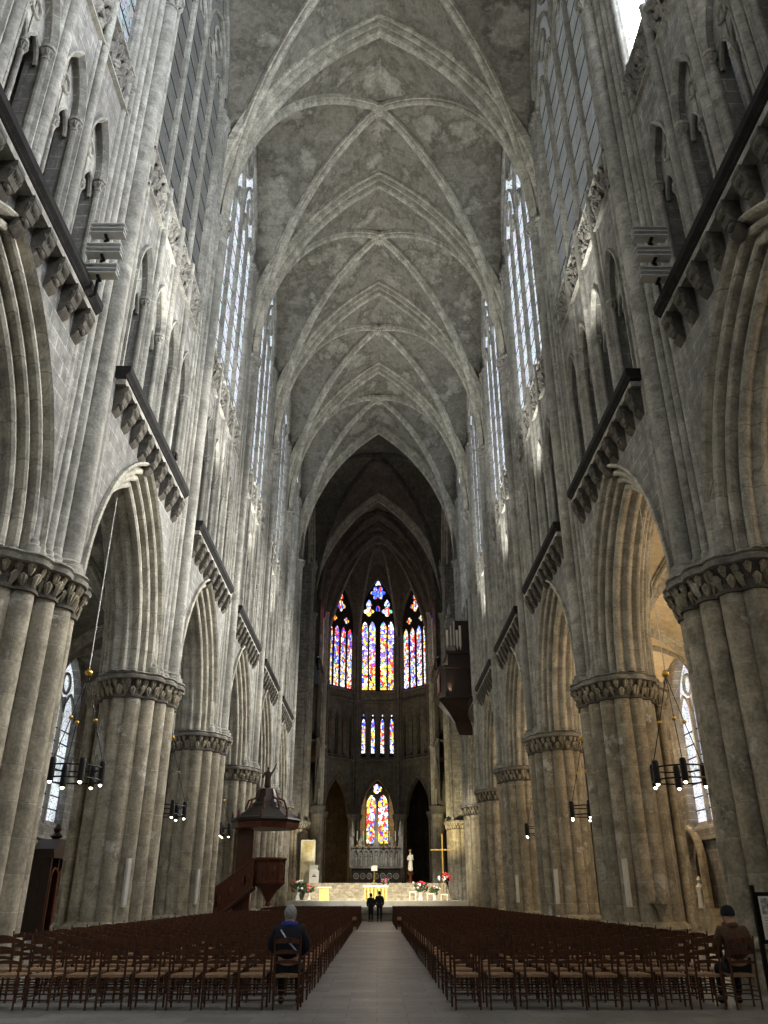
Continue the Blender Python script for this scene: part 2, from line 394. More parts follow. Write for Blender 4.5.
for sd in (-1, 1):
    for k in range(-1, 6):
        p = PIER if first else copy_tree(PIER); first = False
        p.location = (sd*PC, K(k), 0); p.scale = (sd, 1, 1)
        PIERS[sd, k] = p
        lab = ('round-shafted grey-beige stone pier on the %s, ' % side_name[sd]) + (near_txt[k] if k >= 0 else 'beside the photographer')
        tag(p, label=lab, cat='pier', group='clustered piers of the nave arcade')
for sd in (-1, 1):
    p = copy_tree(PIER); p.location = (sd*PC*.98, 79.6, 0); p.scale = (sd, 1, 1)
    tag(p, label='round-shafted stone pier at the far corner of the crossing, %s' % side_name[sd], cat='pier', group='crossing piers')

# ------------------------------------------------------------------ nave bay
HB = L/2
def PX(s, u, z): return (XW + u, s, z)
WIN_A, WIN_Z, WIN_R = 3.55, 34.3, 6.0
CENT = [-2.64, -.88, .88, 2.64]
def bay_wall():
    root = MB()
    for u in (0.0, 1.65):
        spandrel(root, -HB, HB, 2.95, 4.7, .72, ZCAP, ZCAP, ZLED, PX, u)
    w = root.build('wall_right', M['wall'], None, smooth=False)
    w['kind'] = 'structure'
    # arcade arch mouldings
    half = [(.03, .80), (-.10, .80), (-.13, .74), (-.06, .69), (.06, .68), (.20, .66)]
    for cu, cv, r in ((.12, .53, .085), (.30, .33, .085), (.50, .13, .10)):
        half += [(cu + r*cos(t), cv + r*sin(t)) for t in (1.9, 2.7, 3.5, 4.3, 5.0)] + [(cu + .17, cv - .03)]
    half += [(.74, .02), (.80, -.02)]
    prof = half + [(1.65 - u, v) for u, v in half[::-1]]
    m = MB(); arch_sweep(m, 2.95, 4.7, prof, PX, 14, ZCAP); m.build('arcade_arch', M['rib'], w, ang=25)
    # triforium stage
    m = MB()
    for c in CENT:
        spandrel(m, c-.88, c+.88, .60, 1.45, 0, 17.9, ZLED, ZFR0, lambda s, u, z: PX(s, u, z), .06, c)
        Pc = (lambda cc: (lambda s, u, z: PX(s+cc, u, z)))(c)
        arch_sweep(m, .60, 1.45, [(.06, 0), (.55, 0)], Pc, 8, 17.9, ZLED)
    m.grid([[PX(-HB, .06, ZLED), PX(-3.5, .06, ZLED)], [PX(-HB, .06, ZFR0), PX(-3.5, .06, ZFR0)]])
    m.grid([[PX(HB, .06, ZLED), PX(3.5, .06, ZLED)], [PX(HB, .06, ZFR0), PX(3.5, .06, ZFR0)]])
    m.grid([[PX(-HB, 1.6, ZLED-.1), PX(HB, 1.6, ZLED-.1)], [PX(-HB, 1.6, ZFR1), PX(HB, 1.6, ZFR1)]])
    m.grid([[PX(-HB, 0, ZLED), PX(HB, 0, ZLED)], [PX(-HB, 2.1, ZLED), PX(HB, 2.1, ZLED)]])
    m.build('triforium_wall', M['wall'], w, smooth=False)
    for c in CENT:
        Pc = (lambda cc: (lambda s, u, z: PX(s+cc, u, z)))(c)
        m = MB()
        arch_sweep(m, .60, 1.45, [(.06, .10), (-.03, .09), (-.04, .04), (.03, .0), (.10, -.04), (.16, .0)], Pc, 8, 17.9, ZLED)
        t = m.build('gallery_opening', M['shaft'], w)
        m = MB()
        for e in (-1, 1):
            arch_sweep(m, .27, .62, bar_prof(.06), (lambda cc, ee: (lambda s, u, z: PX(s+cc+ee*.29, u+.3, z)))(c, e), 6, 17.3, None, True)
        ring(m, c, 18.42, .22, .05, PX, .26, 14)
        cm = (1.45**2 - .36)/1.2; Rm = .6 + cm
        for e in (-1, 1):
            sub = [(s + e*.29, z + 17.3) for s, z in arch_pts(.27, .62, 0, 6)]
            for uu in (.27, .36): m.grid([[PX(s+c, uu, z) for s, z in sub], [PX(s+c, uu, 17.9 + sqrt(max(0, Rm*Rm - (abs(s)+cm)**2))) for s, z in sub]])
        m.build('tracery', M['shaft'], t)
        for e, r in ((-.60, .085), (0, .06), (.60, .085)):
            zt = 17.9 if e else 17.3; uu = .12 if e else .3
            m = MB(); m.lathe([(r*1.7, ZLED), (r*1.7, ZLED+.25), (r*1.3, ZLED+.3), (r, ZLED+.38), (r, zt-.4), (r*1.2, zt-.38), (r*1.2, zt-.34), (r, zt-.32), (r*1.5, zt-.1), (r*1.9, zt-.08), (r*1.9, zt)], XW+uu, c+e, 10)
            for i in range(6): leaf(m, Matrix.Translation((XW+uu+r*cos(i*1.05), c+e+r*sin(i*1.05), zt-.3)) @ Matrix.Rotation(i*1.05-pi/2, 4, 'Z'), .13)
            m.build('colonnette', M['shaft'], t)
    for s, r in ((-1.76, .12), (0, .14), (1.76, .12)):
        top = ZFR1 + .3
        m = MB()
        for ds, dr in ((0, 1), (-.2, .62), (.2, .62)):
            rr = r*dr; x = XW + (.0 if ds == 0 else .07)
            m.lathe([(rr*1.6, ZLED), (rr*1.6, ZLED+.2), (rr*1.2, ZLED+.26), (rr, ZLED+.34), (rr, top if ds == 0 else ZFR0)], x, s+ds, 12)
        m.build('mullion_shaft', M['shaft'], w)
    # frieze
    m = MB(); m.grid([[PX(-HB, .12, ZFR0), PX(HB, .12, ZFR0)], [PX(-HB, .12, ZFR1), PX(HB, .12, ZFR1)]])
    m.build('frieze_ground', M['brown_grey'], w)
    m = MB(); rnd = random.Random(5)
    for e0, e1 in ((-3.6, -.16), (.16, 3.6)):
        nx = 17
        for i in range(nx):
            for j in range(5):
                s = e0 + (e1-e0)*(i + .5 + (.5 if j % 2 else 0)*.6)/nx; z = ZFR0 + .02 + j*.29
                leaf(m, Matrix.Translation((XW+.1, s, z)) @ Matrix.Rotation(rnd.uniform(-.9, .9), 4, 'X') @ Matrix.Rotation(pi/2 + rnd.uniform(-.5, .5), 4, 'Z') @ Matrix.Scale(rnd.uniform(.8, 1.3), 4), .25)
    m.build('leaf_frieze', M['carved'], w)
    m = MB()
    for z in (ZFR0-.05, ZFR1):
        m.add([PX(-3.7, .1, z-.05), PX(-3.7, -.06, z-.02), PX(-3.7, -.06, z+.04), PX(-3.7, .1, z+.08), PX(3.7, .1, z-.05), PX(3.7, -.06, z-.02), PX(3.7, -.06, z+.04), PX(3.7, .1, z+.08)], [(0,1,5,4),(1,2,6,5),(2,3,7,6)])
    m.build('string_course', M['shaft'], w, smooth=False)
    # clerestory wall head
    m = MB()
    spandrel(m, -HB, HB, WIN_A, WIN_R, 0, WIN_Z, ZFR1, 42.5, PX, .10)
    arch_sweep(m, WIN_A, WIN_R, [(.10, 0), (.28, 0)], PX, 12, WIN_Z, ZFR1)
    m.grid([[PX(-WIN_A, .1, ZFR1+.05), PX(WIN_A, .1, ZFR1+.05)], [PX(-WIN_A, .28, ZFR1+.35), PX(WIN_A, .28, ZFR1+.35)]])
    m.build('clerestory_wall', M['wall'], w, smooth=False)
    return w
def pane_poly(mb, s0, s1, zb, u, P, n=6, zmax=None):
    """part of the window opening between s0 and s1 (under the window arch)"""
    c = (WIN_R**2 - WIN_A**2)/(2*WIN_A); R = WIN_A + c
    def top(s):
        q = R*R - (abs(s) + c)**2
        return WIN_Z + sqrt(max(q, 0))
    ss = [s0 + (s1-s0)*i/n for i in range(n+1)]
    mb.grid([[P(s, u, zb) for s in ss], [P(s, u, top(s)) for s in ss]])
def bay_window(gl):
    w = empty('window_1'); w['kind'] = 'structure'
    ed = [-WIN_A, -1.76, 0, 1.76, WIN_A]
    for i in range(4):
        m = MB(); pane_poly(m, ed[i], ed[i+1], ZFR1+.3, .26, PX); m.build('glass_pane', gl, w, smooth=False)
    m = MB()
    for s in (-1.76, 0, 1.76, -WIN_A+.06, WIN_A-.06):
        r = .11 if s == 0 else .07
        m.prism([(XW+.06, s-r*.4), (XW+.14, s-r), (XW+.27, s-r), (XW+.27, s+r), (XW+.14, s+r), (XW+.06, s+r*.4)], ZFR1+.3, 33.2 if abs(s) == 1.76 else 34.4)
    m.build('mullion', M['shaft'], w, smooth=False)
    m = MB()
    for c in (-2.66, -.89, .89, 2.66):
        arch_sweep(m, .86, 1.5, bar_prof(.10), (lambda cc: (lambda s, u, z: PX(s+cc, u+.18, z)))(c), 7, 33.0, None, True)
        ring(m, c, 33.9, .35, .05, PX, .18, 12)
    for c in (-1.77, 1.77):
        arch_sweep(m, 1.72, 3.0, bar_prof(.12), (lambda cc: (lambda s, u, z: PX(s+cc, u+.16, z)))(c), 9, 34.2, None, True)
        ring(m, c, 35.6, .62, .08, PX, .18, 16)
    ring(m, 0, 38.0, 1.15, .12, PX, .16, 24)
    for i in range(6):
        ring(m, .55*cos(i*pi/3), 38.0+.55*sin(i*pi/3), .42, .05, PX, .18, 12)
    arch_sweep(m, WIN_A, WIN_R, bar_prof(.16), (lambda s, u, z: PX(s, u+.14, z)), 12, WIN_Z, None, True)
    m.build('tracery', M['shaft'], w)
    m = MB()
    z = ZFR1 + 1.4
    while z < 33: m.box(XW+.24, XW+.28, -WIN_A, WIN_A, z, z+.05); z += 1.1
    m.build('saddle_bars', M['iron'], w, smooth=False)
    return w
def make_cornice():
    c = empty('gallery_cornice')
    m = MB(); m.add([(6.60,-3.66,14.08),(6.60,-3.66,14.26),(7.1,-3.66,14.26),(7.1,-3.66,13.86),(6.72,-3.66,13.96),(6.60,3.66,14.08),(6.60,3.66,14.26),(7.1,3.66,14.26),(7.1,3.66,13.86),(6.72,3.66,13.96)],
                    [(0,1,6,5),(1,2,7,6),(3,4,9,8),(4,0,5,9),(0,4,3,2,1),(5,6,7,8,9)])
    m.build('ledge', M['dark_stone'], c, smooth=False)
    m = MB(); m.box(6.70, 7.1, -3.6, 3.6, 13.72, 13.88); m.build('moulding', M['shaft'], c, smooth=False)
    for i in range(9):
        s = -3.3 + i*.825
        m = MB()
        pr = [(.02,13.74), (-.34,13.74), (-.36,13.62), (-.30,13.50), (-.24,13.46), (-.28,13.38), (-.24,13.26), (-.12,13.18), (-.16,13.10), (-.10,13.0), (.02,12.92)]
        rows = [[(XW+x, s+w, z) for x, z in pr] for w in (-.17, -.13, .13, .17)]
        m.grid(rows); n = len(pr)
        m.add(rows[0], [tuple(range(n))]); m.add(rows[3], [tuple(range(n))[::-1]])
        m.ball((XW-.26, s, 13.52), (.12, .2, .11), 8, 6); m.ball((XW-.16, s, 13.18), (.09, .13, .09), 8, 6)
        for q in (-.5, 0, .5): leaf(m, Matrix.Translation((XW-.20, s+q*.25, 13.28)) @ Matrix.Rotation(pi/2, 4, 'Z'), .22)
        m.build('corbel', M['brown_grey'], c)
    return c
for i, (n_, st) in enumerate((('bright', 18.0), ('mid', .22), ('far', 1.3), ('soft', .8))):
    M['g_'+n_] = glass_mat('clerestory_glass_'+n_, st, (.82,.86,.84) if n_ == 'mid' else (.80,.88,1.0), .10 if n_ == 'mid' else .2, 4.2, .75)
W0 = bay_wall(); WINS = {n_: bay_window(M['g_'+n_]) for n_ in ('bright', 'mid', 'far', 'soft')}; C0 = make_cornice()
usedw = set(); wn = 1; trim_n = 2; used0 = False
COR = {}
for sd in (-1, 1):
    for k in range(-2, 5):
        yc = K(k) + HB
        w = W0 if not used0 else copy_tree(W0)
        w.name = 'wall_right' if sd > 0 else 'wall_left'
        w.location = (0, yc, 0); w.scale = (sd, 1, 1)
        gk = ('bright' if sd > 0 else 'soft') if k < 0 else ('mid' if k < 1 else 'far')
        src = WINS[gk]
        g = src if gk not in usedw else copy_tree(src); usedw.add(gk)
        g.name = 'window_%d' % wn; wn += 1; g.location = (0, yc, 0); g.scale = (sd, 1, 1)
        c = C0 if not used0 else copy_tree(C0); used0 = True
        c.location = (0, yc, 0); c.scale = (sd, 1, 1)
        lab = ['black-edged stone ledge on leafy corbels, %s, above the nearest arch', 'black-edged corbelled ledge on the %s, above the second arch', 'black-edged corbelled ledge on the %s, above the third arch', 'short-looking dark corbelled ledge, %s, above the fourth arch', 'small dark corbelled ledge, %s, above the fifth arch', 'tiny dark corbelled ledge on the %s, nearest the crossing', 'x'][k+1 if k >= -1 else 6]
        if k < -1: lab = 'black-edged corbelled ledge on the %s, above the photographer'
        tag(c, label=lab % side_name[sd], cat='cornice', group='corbelled gallery ledges')

# ------------------------------------------------------------------ vaults
def make_vault(name, W, LL, zs, ztr, zd, wallx, zf, webm, ribm, rs=1.0, trans=True, fp=(1.7, 2.6)):
    """one quadripartite bay centred on the origin; returns the root (ceiling web)"""
    h = LL/2; rt = ztr - zs
    c = (rt*rt - W*W)/(2*W); R = W + c
    lift = .55*rs
    Rl = R + lift
    def T(x):
        q = Rl*Rl - (abs(x) + c)**2
        return zs + sqrt(max(q, 0))
    hd = sqrt(W*W + h*h); rz = zd - zs; cd = (rz*rz - hd*hd)/(2*hd); Rd = hd + cd
    def dcurve(t): return .36*rz*sqrt(max(0, 1 - t*t)) + .64*sqrt(max(0, Rd*Rd - (t*hd + cd)**2))
    def Dg(t): return zs + dcurve(t) + .22*rs
    def F(t): return zs + (zf - zs)*max(0, 1 - t**fp[0])**(1/fp[1])
    m = MB()
    nx, ny = 28, 8
    xs = [W*sin(pi/2*(i/(nx/2) - 1)) for i in range(nx+1)]
    for sg in (-1, 1):
        rows = []
        for x in xs:
            r = []
            for j in range(ny+1):
                t = j/ny; y0 = abs(x)/W*h; y = y0 + (h - y0)*t
                r.append((x, sg*y, Dg(abs(x)/W)*(1-t) + T(x)*t + .25*rs*sin(pi*t)*(1-abs(x)/W)))
            rows.append(r)
        m.grid(rows)
    ys = [h*sin(pi/2*(i/(nx/2) - 1)) for i in range(nx+1)]
    for sg in (-1, 1):
        rows = []
        for y in ys:
            r = []
            for j in range(ny+1):
                t = j/ny; x0 = abs(y)/h*W; x = x0 + (wallx - x0)*t
                r.append((sg*x, y, Dg(abs(y)/h)*(1-t) + F(abs(y)/h)*t + .25*rs*sin(pi*t)*(1-abs(y)/h)))
            rows.append(r)
        m.grid(rows)
    root = m.build(name, webm, None, ang=80); root['kind'] = 'structure'
    hd = sqrt(W*W + h*h)
    w = .20*rs
    prof = [(-w*1.2, .35*rs), (-w*1.1, .12*rs), (-w*.75, .10*rs), (-w*.7, .0), (-w*.35, -.10*rs), (0, -.13*rs), (w*.35, -.10*rs), (w*.7, .0), (w*.75, .10*rs), (w*1.1, .12*rs), (w*1.2, .35*rs)]
    for sg in (-1, 1):
        dx, dy = W/hd, sg*h/hd; bx, by = -dy, dx
        m = MB(); rows = []
        for u, v in prof:
            r = []
            for i in range(37):
                cs_ = -cos(pi*i/36); s = hd*cs_; z = dcurve(abs(cs_)) - .15*rs*(1-abs(cs_))
                e1, e2 = max(-1, cs_-.01), min(1, cs_+.01)
                tx, tz = (e2-e1)*hd, dcurve(abs(e2)) - dcurve(abs(e1)); nx_, nz_ = -tz, tx
                if abs(cs_) < .03: nx_ = 0
                q = sqrt(nx_*nx_ + nz_*nz_) or 1
                s += v*nx_/q; z += v*nz_/q
                r.append((s*dx + u*bx, s*dy + u*by, zs + z))
            rows.append(r)
        m.grid(rows); m.build('diagonal_rib', ribm, root, ang=25)
    m = MB(); m.lathe([(.05, zd-.5*rs), (.26*rs, zd-.48*rs), (.34*rs, zd-.38*rs), (.30*rs, zd-.3*rs), (.42*rs, zd-.22*rs), (.4*rs, zd)], n=20)
    for i in range(8): m.ball((.24*rs*cos(i*pi/4), .24*rs*sin(i*pi/4), zd-.5*rs), .08*rs, 6, 4)
    m.build('keystone', ribm, root)
    return root
def trans_rib(W, zs, ztr, ribm, sc=1.0, name='transverse_arch'):
    m = MB()
    half = [(-.62,.85), (-.60,.60), (-.62,.52), (-.56,.44), (-.47,.44), (-.42,.52), (-.38,.56), (-.36,.36), (-.31,.26), (-.24,.24), (-.20,.30), (-.18,.38), (-.16,.14), (-.14,.03), (-.08,-.04)]
    prof = [(u*sc, v*sc) for u, v in half] + [(-u*sc, v*sc) for u, v in half[::-1]]
    arch_sweep(m, W, ztr - zs, prof, lambda s, u, z: (s, u, z), 22, zs)
    return m.build(name, ribm, None, ang=22)
V0 = make_vault('ceiling', 6.72, L, ZSPR, ZSOF, 41.75, 7.12, 41.4, M['web'], M['rib'])
T0 = trans_rib(6.72, ZSPR, ZSOF, M['rib'])
fr = True
for k in range(-2, 5):
    v = V0 if fr else copy_tree(V0); fr = False
    v.location = (0, K(k) + HB, 0)
fr = True
for k in range(-1, 6):
    t = T0 if fr else copy_tree(T0); fr = False
    t.location = (0, K(k), 0)
    t['kind'] = 'structure'
# crossing and choir vaults
v = make_vault('ceiling', 6.72, 79.6 - K(5), ZSPR, ZSOF, 42.6, 7.1, 41.2, M['brown_grey'], M['brown_grey']); v.location = (0, (79.6 + K(5))/2, 0)
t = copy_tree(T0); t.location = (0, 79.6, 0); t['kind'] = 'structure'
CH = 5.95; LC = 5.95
vc = make_vault('ceiling', CH, LC, 29.5, 40.6, 41.2, CH+.2, 40.4, M['brown_grey'], M['brown_grey'], .8)
tc = trans_rib(CH, 29.5, 40.6, M['brown_grey'], .6)
for i in range(2):
    v = vc if i == 0 else copy_tree(vc); v.location = (0, 79.6 + LC*(i+.5), 0)
    t = tc if i == 0 else copy_tree(tc); t.location = (0, 79.6 + LC*(i+1), 0); t['kind'] = 'structure'

# ------------------------------------------------------------------ aisles
AX0, AX1 = 8.65, 15.6; AC = (AX0+AX1)/2; AW = (AX1-AX0)/2
ag = {-1: glass_mat('left_aisle_glass', 1.3, (.85,.93,1.0), .15, 5), 1: glass_mat('right_aisle_glass', 1.7, (.92,.94,1.0), .22, 5)}
av0 = {s: make_vault('ceiling', AW, L, ZCAP, 12.6, 12.95, AW+.05, 12.8, M['cream_web'] if s > 0 else M['web'], M['rib'], .55) for s in (-1, 1)}
at0 = trans_rib(AW, ZCAP, 12.6, M['rib'], .6)
def aisle_wall():
    P = lambda s, u, z: (AX1 + u, s, z)
    m = MB(); spandrel(m, -HB, HB, 1.7, 2.6, 0, 10.0, 4.4, 14, P, 0); arch_sweep(m, 1.7, 2.6, [(0, 0), (.5, 0)], P, 8, 10.0, 4.4)
    m.grid([[P(-HB, 0, 0), P(HB, 0, 0)], [P(-HB, 0, 4.4), P(HB, 0, 4.4)]])
    m.grid([[P(-1.7, 0, 4.4), P(1.7, 0, 4.4)], [P(-1.7, .5, 4.9), P(1.7, .5, 4.9)]])
    w = m.build('wall_right', M['wall'], None, smooth=False); w['kind'] = 'structure'
    m = MB(); m.box(AX1-.18, AX1+.05, -HB, HB, 3.9, 4.05); m.build('string_course', M['shaft'], w, smooth=False)
    for s in (-HB+.02, HB-.02):
        for ds, r in ((0, .28), (-.42 if s > 0 else .42, .15)):
            m = MB(); m.lathe([(r*1.5, 0), (r*1.5, .5), (r, .7), (r, ZCAP-.6), (r*1.1, ZCAP-.55), (r, ZCAP-.5), (r*1.5, ZCAP-.1), (r*1.6, ZCAP)], AX1-.1, s+ds, 14); m.build('wall_shaft', M['pier'], w)
    return w
def aisle_win(gl):
    P = lambda s, u, z: (AX1 + u, s, z)
    w = empty('window_50'); w['kind'] = 'structure'
    a, r, zs = 1.7, 2.6, 10.0
    pts = arch_pts(a, r, 0, 8)
    for half in (pts[:9], pts[8:]):
        m = MB(); m.grid([[P(s, .4, 4.75) for s, z in half], [P(s, .4, z+zs) for s, z in half]]); m.build('glass_pane', gl, w, smooth=False)
    m = MB(); m.box(AX1+.2, AX1+.42, -.08, .08, 4.6, 10.6); m.build('mullion', M['shaft'], w, smooth=False)
    m = MB()
    for c in (-.85, .85): arch_sweep(m, .8, 1.3, bar_prof(.08), (lambda cc: (lambda s, u, z: P(s+cc, u+.3, z)))(c), 6, 9.6, None, True)
    ring(m, 0, 11.3, .5, .08, P, .3, 16); m.build('tracery', M['shaft'], w)
    m = MB(); z = 5.3
    while z < 9.6: m.box(AX1+.33, AX1+.39, -1.7, 1.7, z, z+.05); z += .62
    m.build('saddle_bars', M['iron'], w, smooth=False)
    return w
aw0 = aisle_wall(); fr = True; frt = True
for sd in (-1, 1):
    wsrc = aisle_win(ag[sd])
    for k in range(-2, 5):
        yc = K(k) + HB
        v = av0[sd] if k == -2 else copy_tree(av0[sd]); v.location = (sd*AC, yc, 0)
        w = aw0 if fr else copy_tree(aw0); fr = False
        w.name = 'wall_right' if sd > 0 else 'wall_left'; w.location = (0, yc, 0); w.scale = (sd, 1, 1)
        g = wsrc if k == -2 else copy_tree(wsrc); g.name = 'window_%d' % wn; wn += 1
        g.location = (0, yc, 0); g.scale = (sd, 1, 1)
        t = at0 if frt else copy_tree(at0); frt = False
        t.location = (sd*AC, K(k+1), 0); t['kind'] = 'structure'
CZ = 2.5
# ------------------------------------------------------------------ chairs
def slat_mb(z, h, yb, w=.185, bow=.03):
    m = MB(); rows = []
    for i in range(9):
        t = -1 + 2*i/8; x = t*w; y = yb - bow*(1-t*t)*.8; top = z + h*(.62 + .38*(1-t*t)) ; bot = z + .012*(1-t*t)
        rows.append([(x, y-.007, bot), (x, y-.007, top), (x, y+.007, top), (x, y+.007, bot)])
    m.grid(rows, cv=True); m.add(rows[0], [(0,1,2,3)]); m.add(rows[-1], [(3,2,1,0)]); return m
def seat_mb():
    m = MB(); rows = []
    for j in range(7):
        v = j/6; y = -.19 + .39*v; w = .185 + .03*v; r = []
        for i in range(7):
            u = -1 + 2*i/6; r.append((u*w, y, .455 + .012*(1-u*u)*(1-(2*v-1)**2) - (.012 if i in (0,6) or j in (0,6) else 0)))
        rows.append(r)
    m.grid(rows)
    m.box(-.185, .185, -.19, .2, .415, .45)
    return m
def post_mb(s): return MB().tube([(s*.182,-.20,0), (s*.182,-.20,.44), (s*.188,-.225,.70), (s*.195,-.262,.965)], [.014,.019,.017,.013], 8)
def fleg_mb(s): return MB().tube([(s*.205,.185,0), (s*.205,.185,.46)], [.015,.019], 8)
def make_chair():
    root = empty('ladderback_chair')
    seat_mb().build('seat', M['rush'], root)
    for s in (-1, 1): post_mb(s).build('back_post', M['chair'], root); fleg_mb(s).build('leg', M['chair'], root)
    for z, h, yb in ((.585, .062, -.215), (.715, .066, -.232), (.855, .085, -.250)): slat_mb(z, h, yb).build('slat', M['chair'], root)
    for z in (.13, .25):
        for a, b in (((-.182,-.2,z), (.182,-.2,z)), ((-.205,.185,z+.04), (.205,.185,z+.04)), ((-.182,-.2,z+.03), (-.205,.185,z+.03)), ((.182,-.2,z+.03), (.205,.185,z+.03))):
            MB().tube([a, b], .010, 6).build('stretcher', M['chair'], root)
    return root
CH0 = make_chair()
def simple_chair_mb(det=True):
    m = MB()
    for s in (-1, 1):
        m.tube([(s*.182,-.20,0), (s*.182,-.20,.44), (s*.195,-.262,.965)], [.014,.018,.013], 5, False)
        m.tube([(s*.205,.185,0), (s*.205,.185,.46)], .017, 5, False)
    for z, h, yb in ((.585, .062, -.215), (.715, .066, -.232), (.855, .085, -.250)):
        if det: 
            t = slat_mb(z, h, yb); m.add(t.v, t.f)
        else: m.box(-.185, .185, yb-.035, yb-.02, z, z+h)
    for z in (.13, .25):
        m.tube([(-.182,-.2,z), (.182,-.2,z)], .010, 4, False); m.tube([(-.205,.185,z+.04), (.205,.185,z+.04)], .010, 4, False)
    return m
sm = MB(); sm.v, sm.f = list(simple_chair_mb().v), None
def two_mat(mb_a, mb_b, name, ma, mbm):
    m = MB(); m.add(mb_a.v, mb_a.f); na = len(m.f); m.add(mb_b.v, mb_b.f)
    o = m.build(name, [ma, mbm]); 
    mi = [0]*na + [1]*(len(m.f)-na); o.data.polygons.foreach_set('material_index', mi); return o
SCH = two_mat(simple_chair_mb(), seat_mb(), 'ladderback_chair', M['chair'], M['rush'])
rnd = random.Random(11)
fc = True; fs = True
blk = {-1: 'pulpit side', 1: 'organ side'}
ROWD = .93; ROW0 = 13.85
for r in range(16):
    for sd, nc in ((-1, 10), (1, 9)):
        for c in range(nc):
            x = sd*(1.34 + .515*c); y = ROW0 + ROWD*r
            if r < 5:
                o = CH0 if fc else copy_tree(CH0); fc = False
            else:
                o = SCH if fs else SCH.copy()
                if not fs: COL.objects.link(o)
                fs = False
            j = 0 if r == 0 and c in (0, 8) else 1
            o.location = (x + rnd.uniform(-.012, .012), y + rnd.uniform(-.03, .03)*j, 0); o.rotation_euler[2] = rnd.uniform(-.045, .045)
            rw = 'the back row nearest the camera' if r == 0 else 'the %s row from the back' % ORD[r]
            tag(o, label='dark ladderback chair with rush seat, %s, %s from the aisle in %s' % (blk[sd], ORD[c], 'back row' if r == 0 else ORD[r] + ' row'), cat='chair', group='ladderback chairs filling the nave')
far = MB(); fse = MB(); base = simple_chair_mb(False)
def put(x, y):
    a = rnd.uniform(-.04, .04); ca, sa = cos(a), sin(a)
    far.add([(x+px*ca-py*sa, y+px*sa+py*ca, pz) for px, py, pz in base.v], base.f)
    fse.add([(x-.19,y-.19,.45), (x+.19,y-.19,.45), (x+.2,y+.2,.45), (x-.2,y+.2,.45), (x-.19,y-.19,.42), (x+.19,y-.19,.42), (x+.2,y+.2,.42), (x-.2,y+.2,.42)], [(0,1,2,3), (4,7,6,5), (0,4,5,1), (1,5,6,2), (2,6,7,3), (3,7,4,0)])
for r in range(16, 31):
    for sd, nc in ((-1, 10), (1, 9)):
        for c in range(nc):
            x = sd*(1.34 + .515*c)
            if ROW0+ROWD*r > 39.5 and sd < 0 and c > 5: continue
            put(x, ROW0 + ROWD*r)
for r in range(14):
    for sd in (-1, 1):
        for c in range(10):
            if sd < 0 and c > 6 and r < 2: continue
            put(sd*(1.18 + .515*c), 44.6 + .9*r)
o = two_mat(far, fse, 'far_chair_rows', M['chair'], M['rush'])
tag(o, label='massed dark wooden chairs filling the far rows of the nave', cat='chairs', kind='stuff')

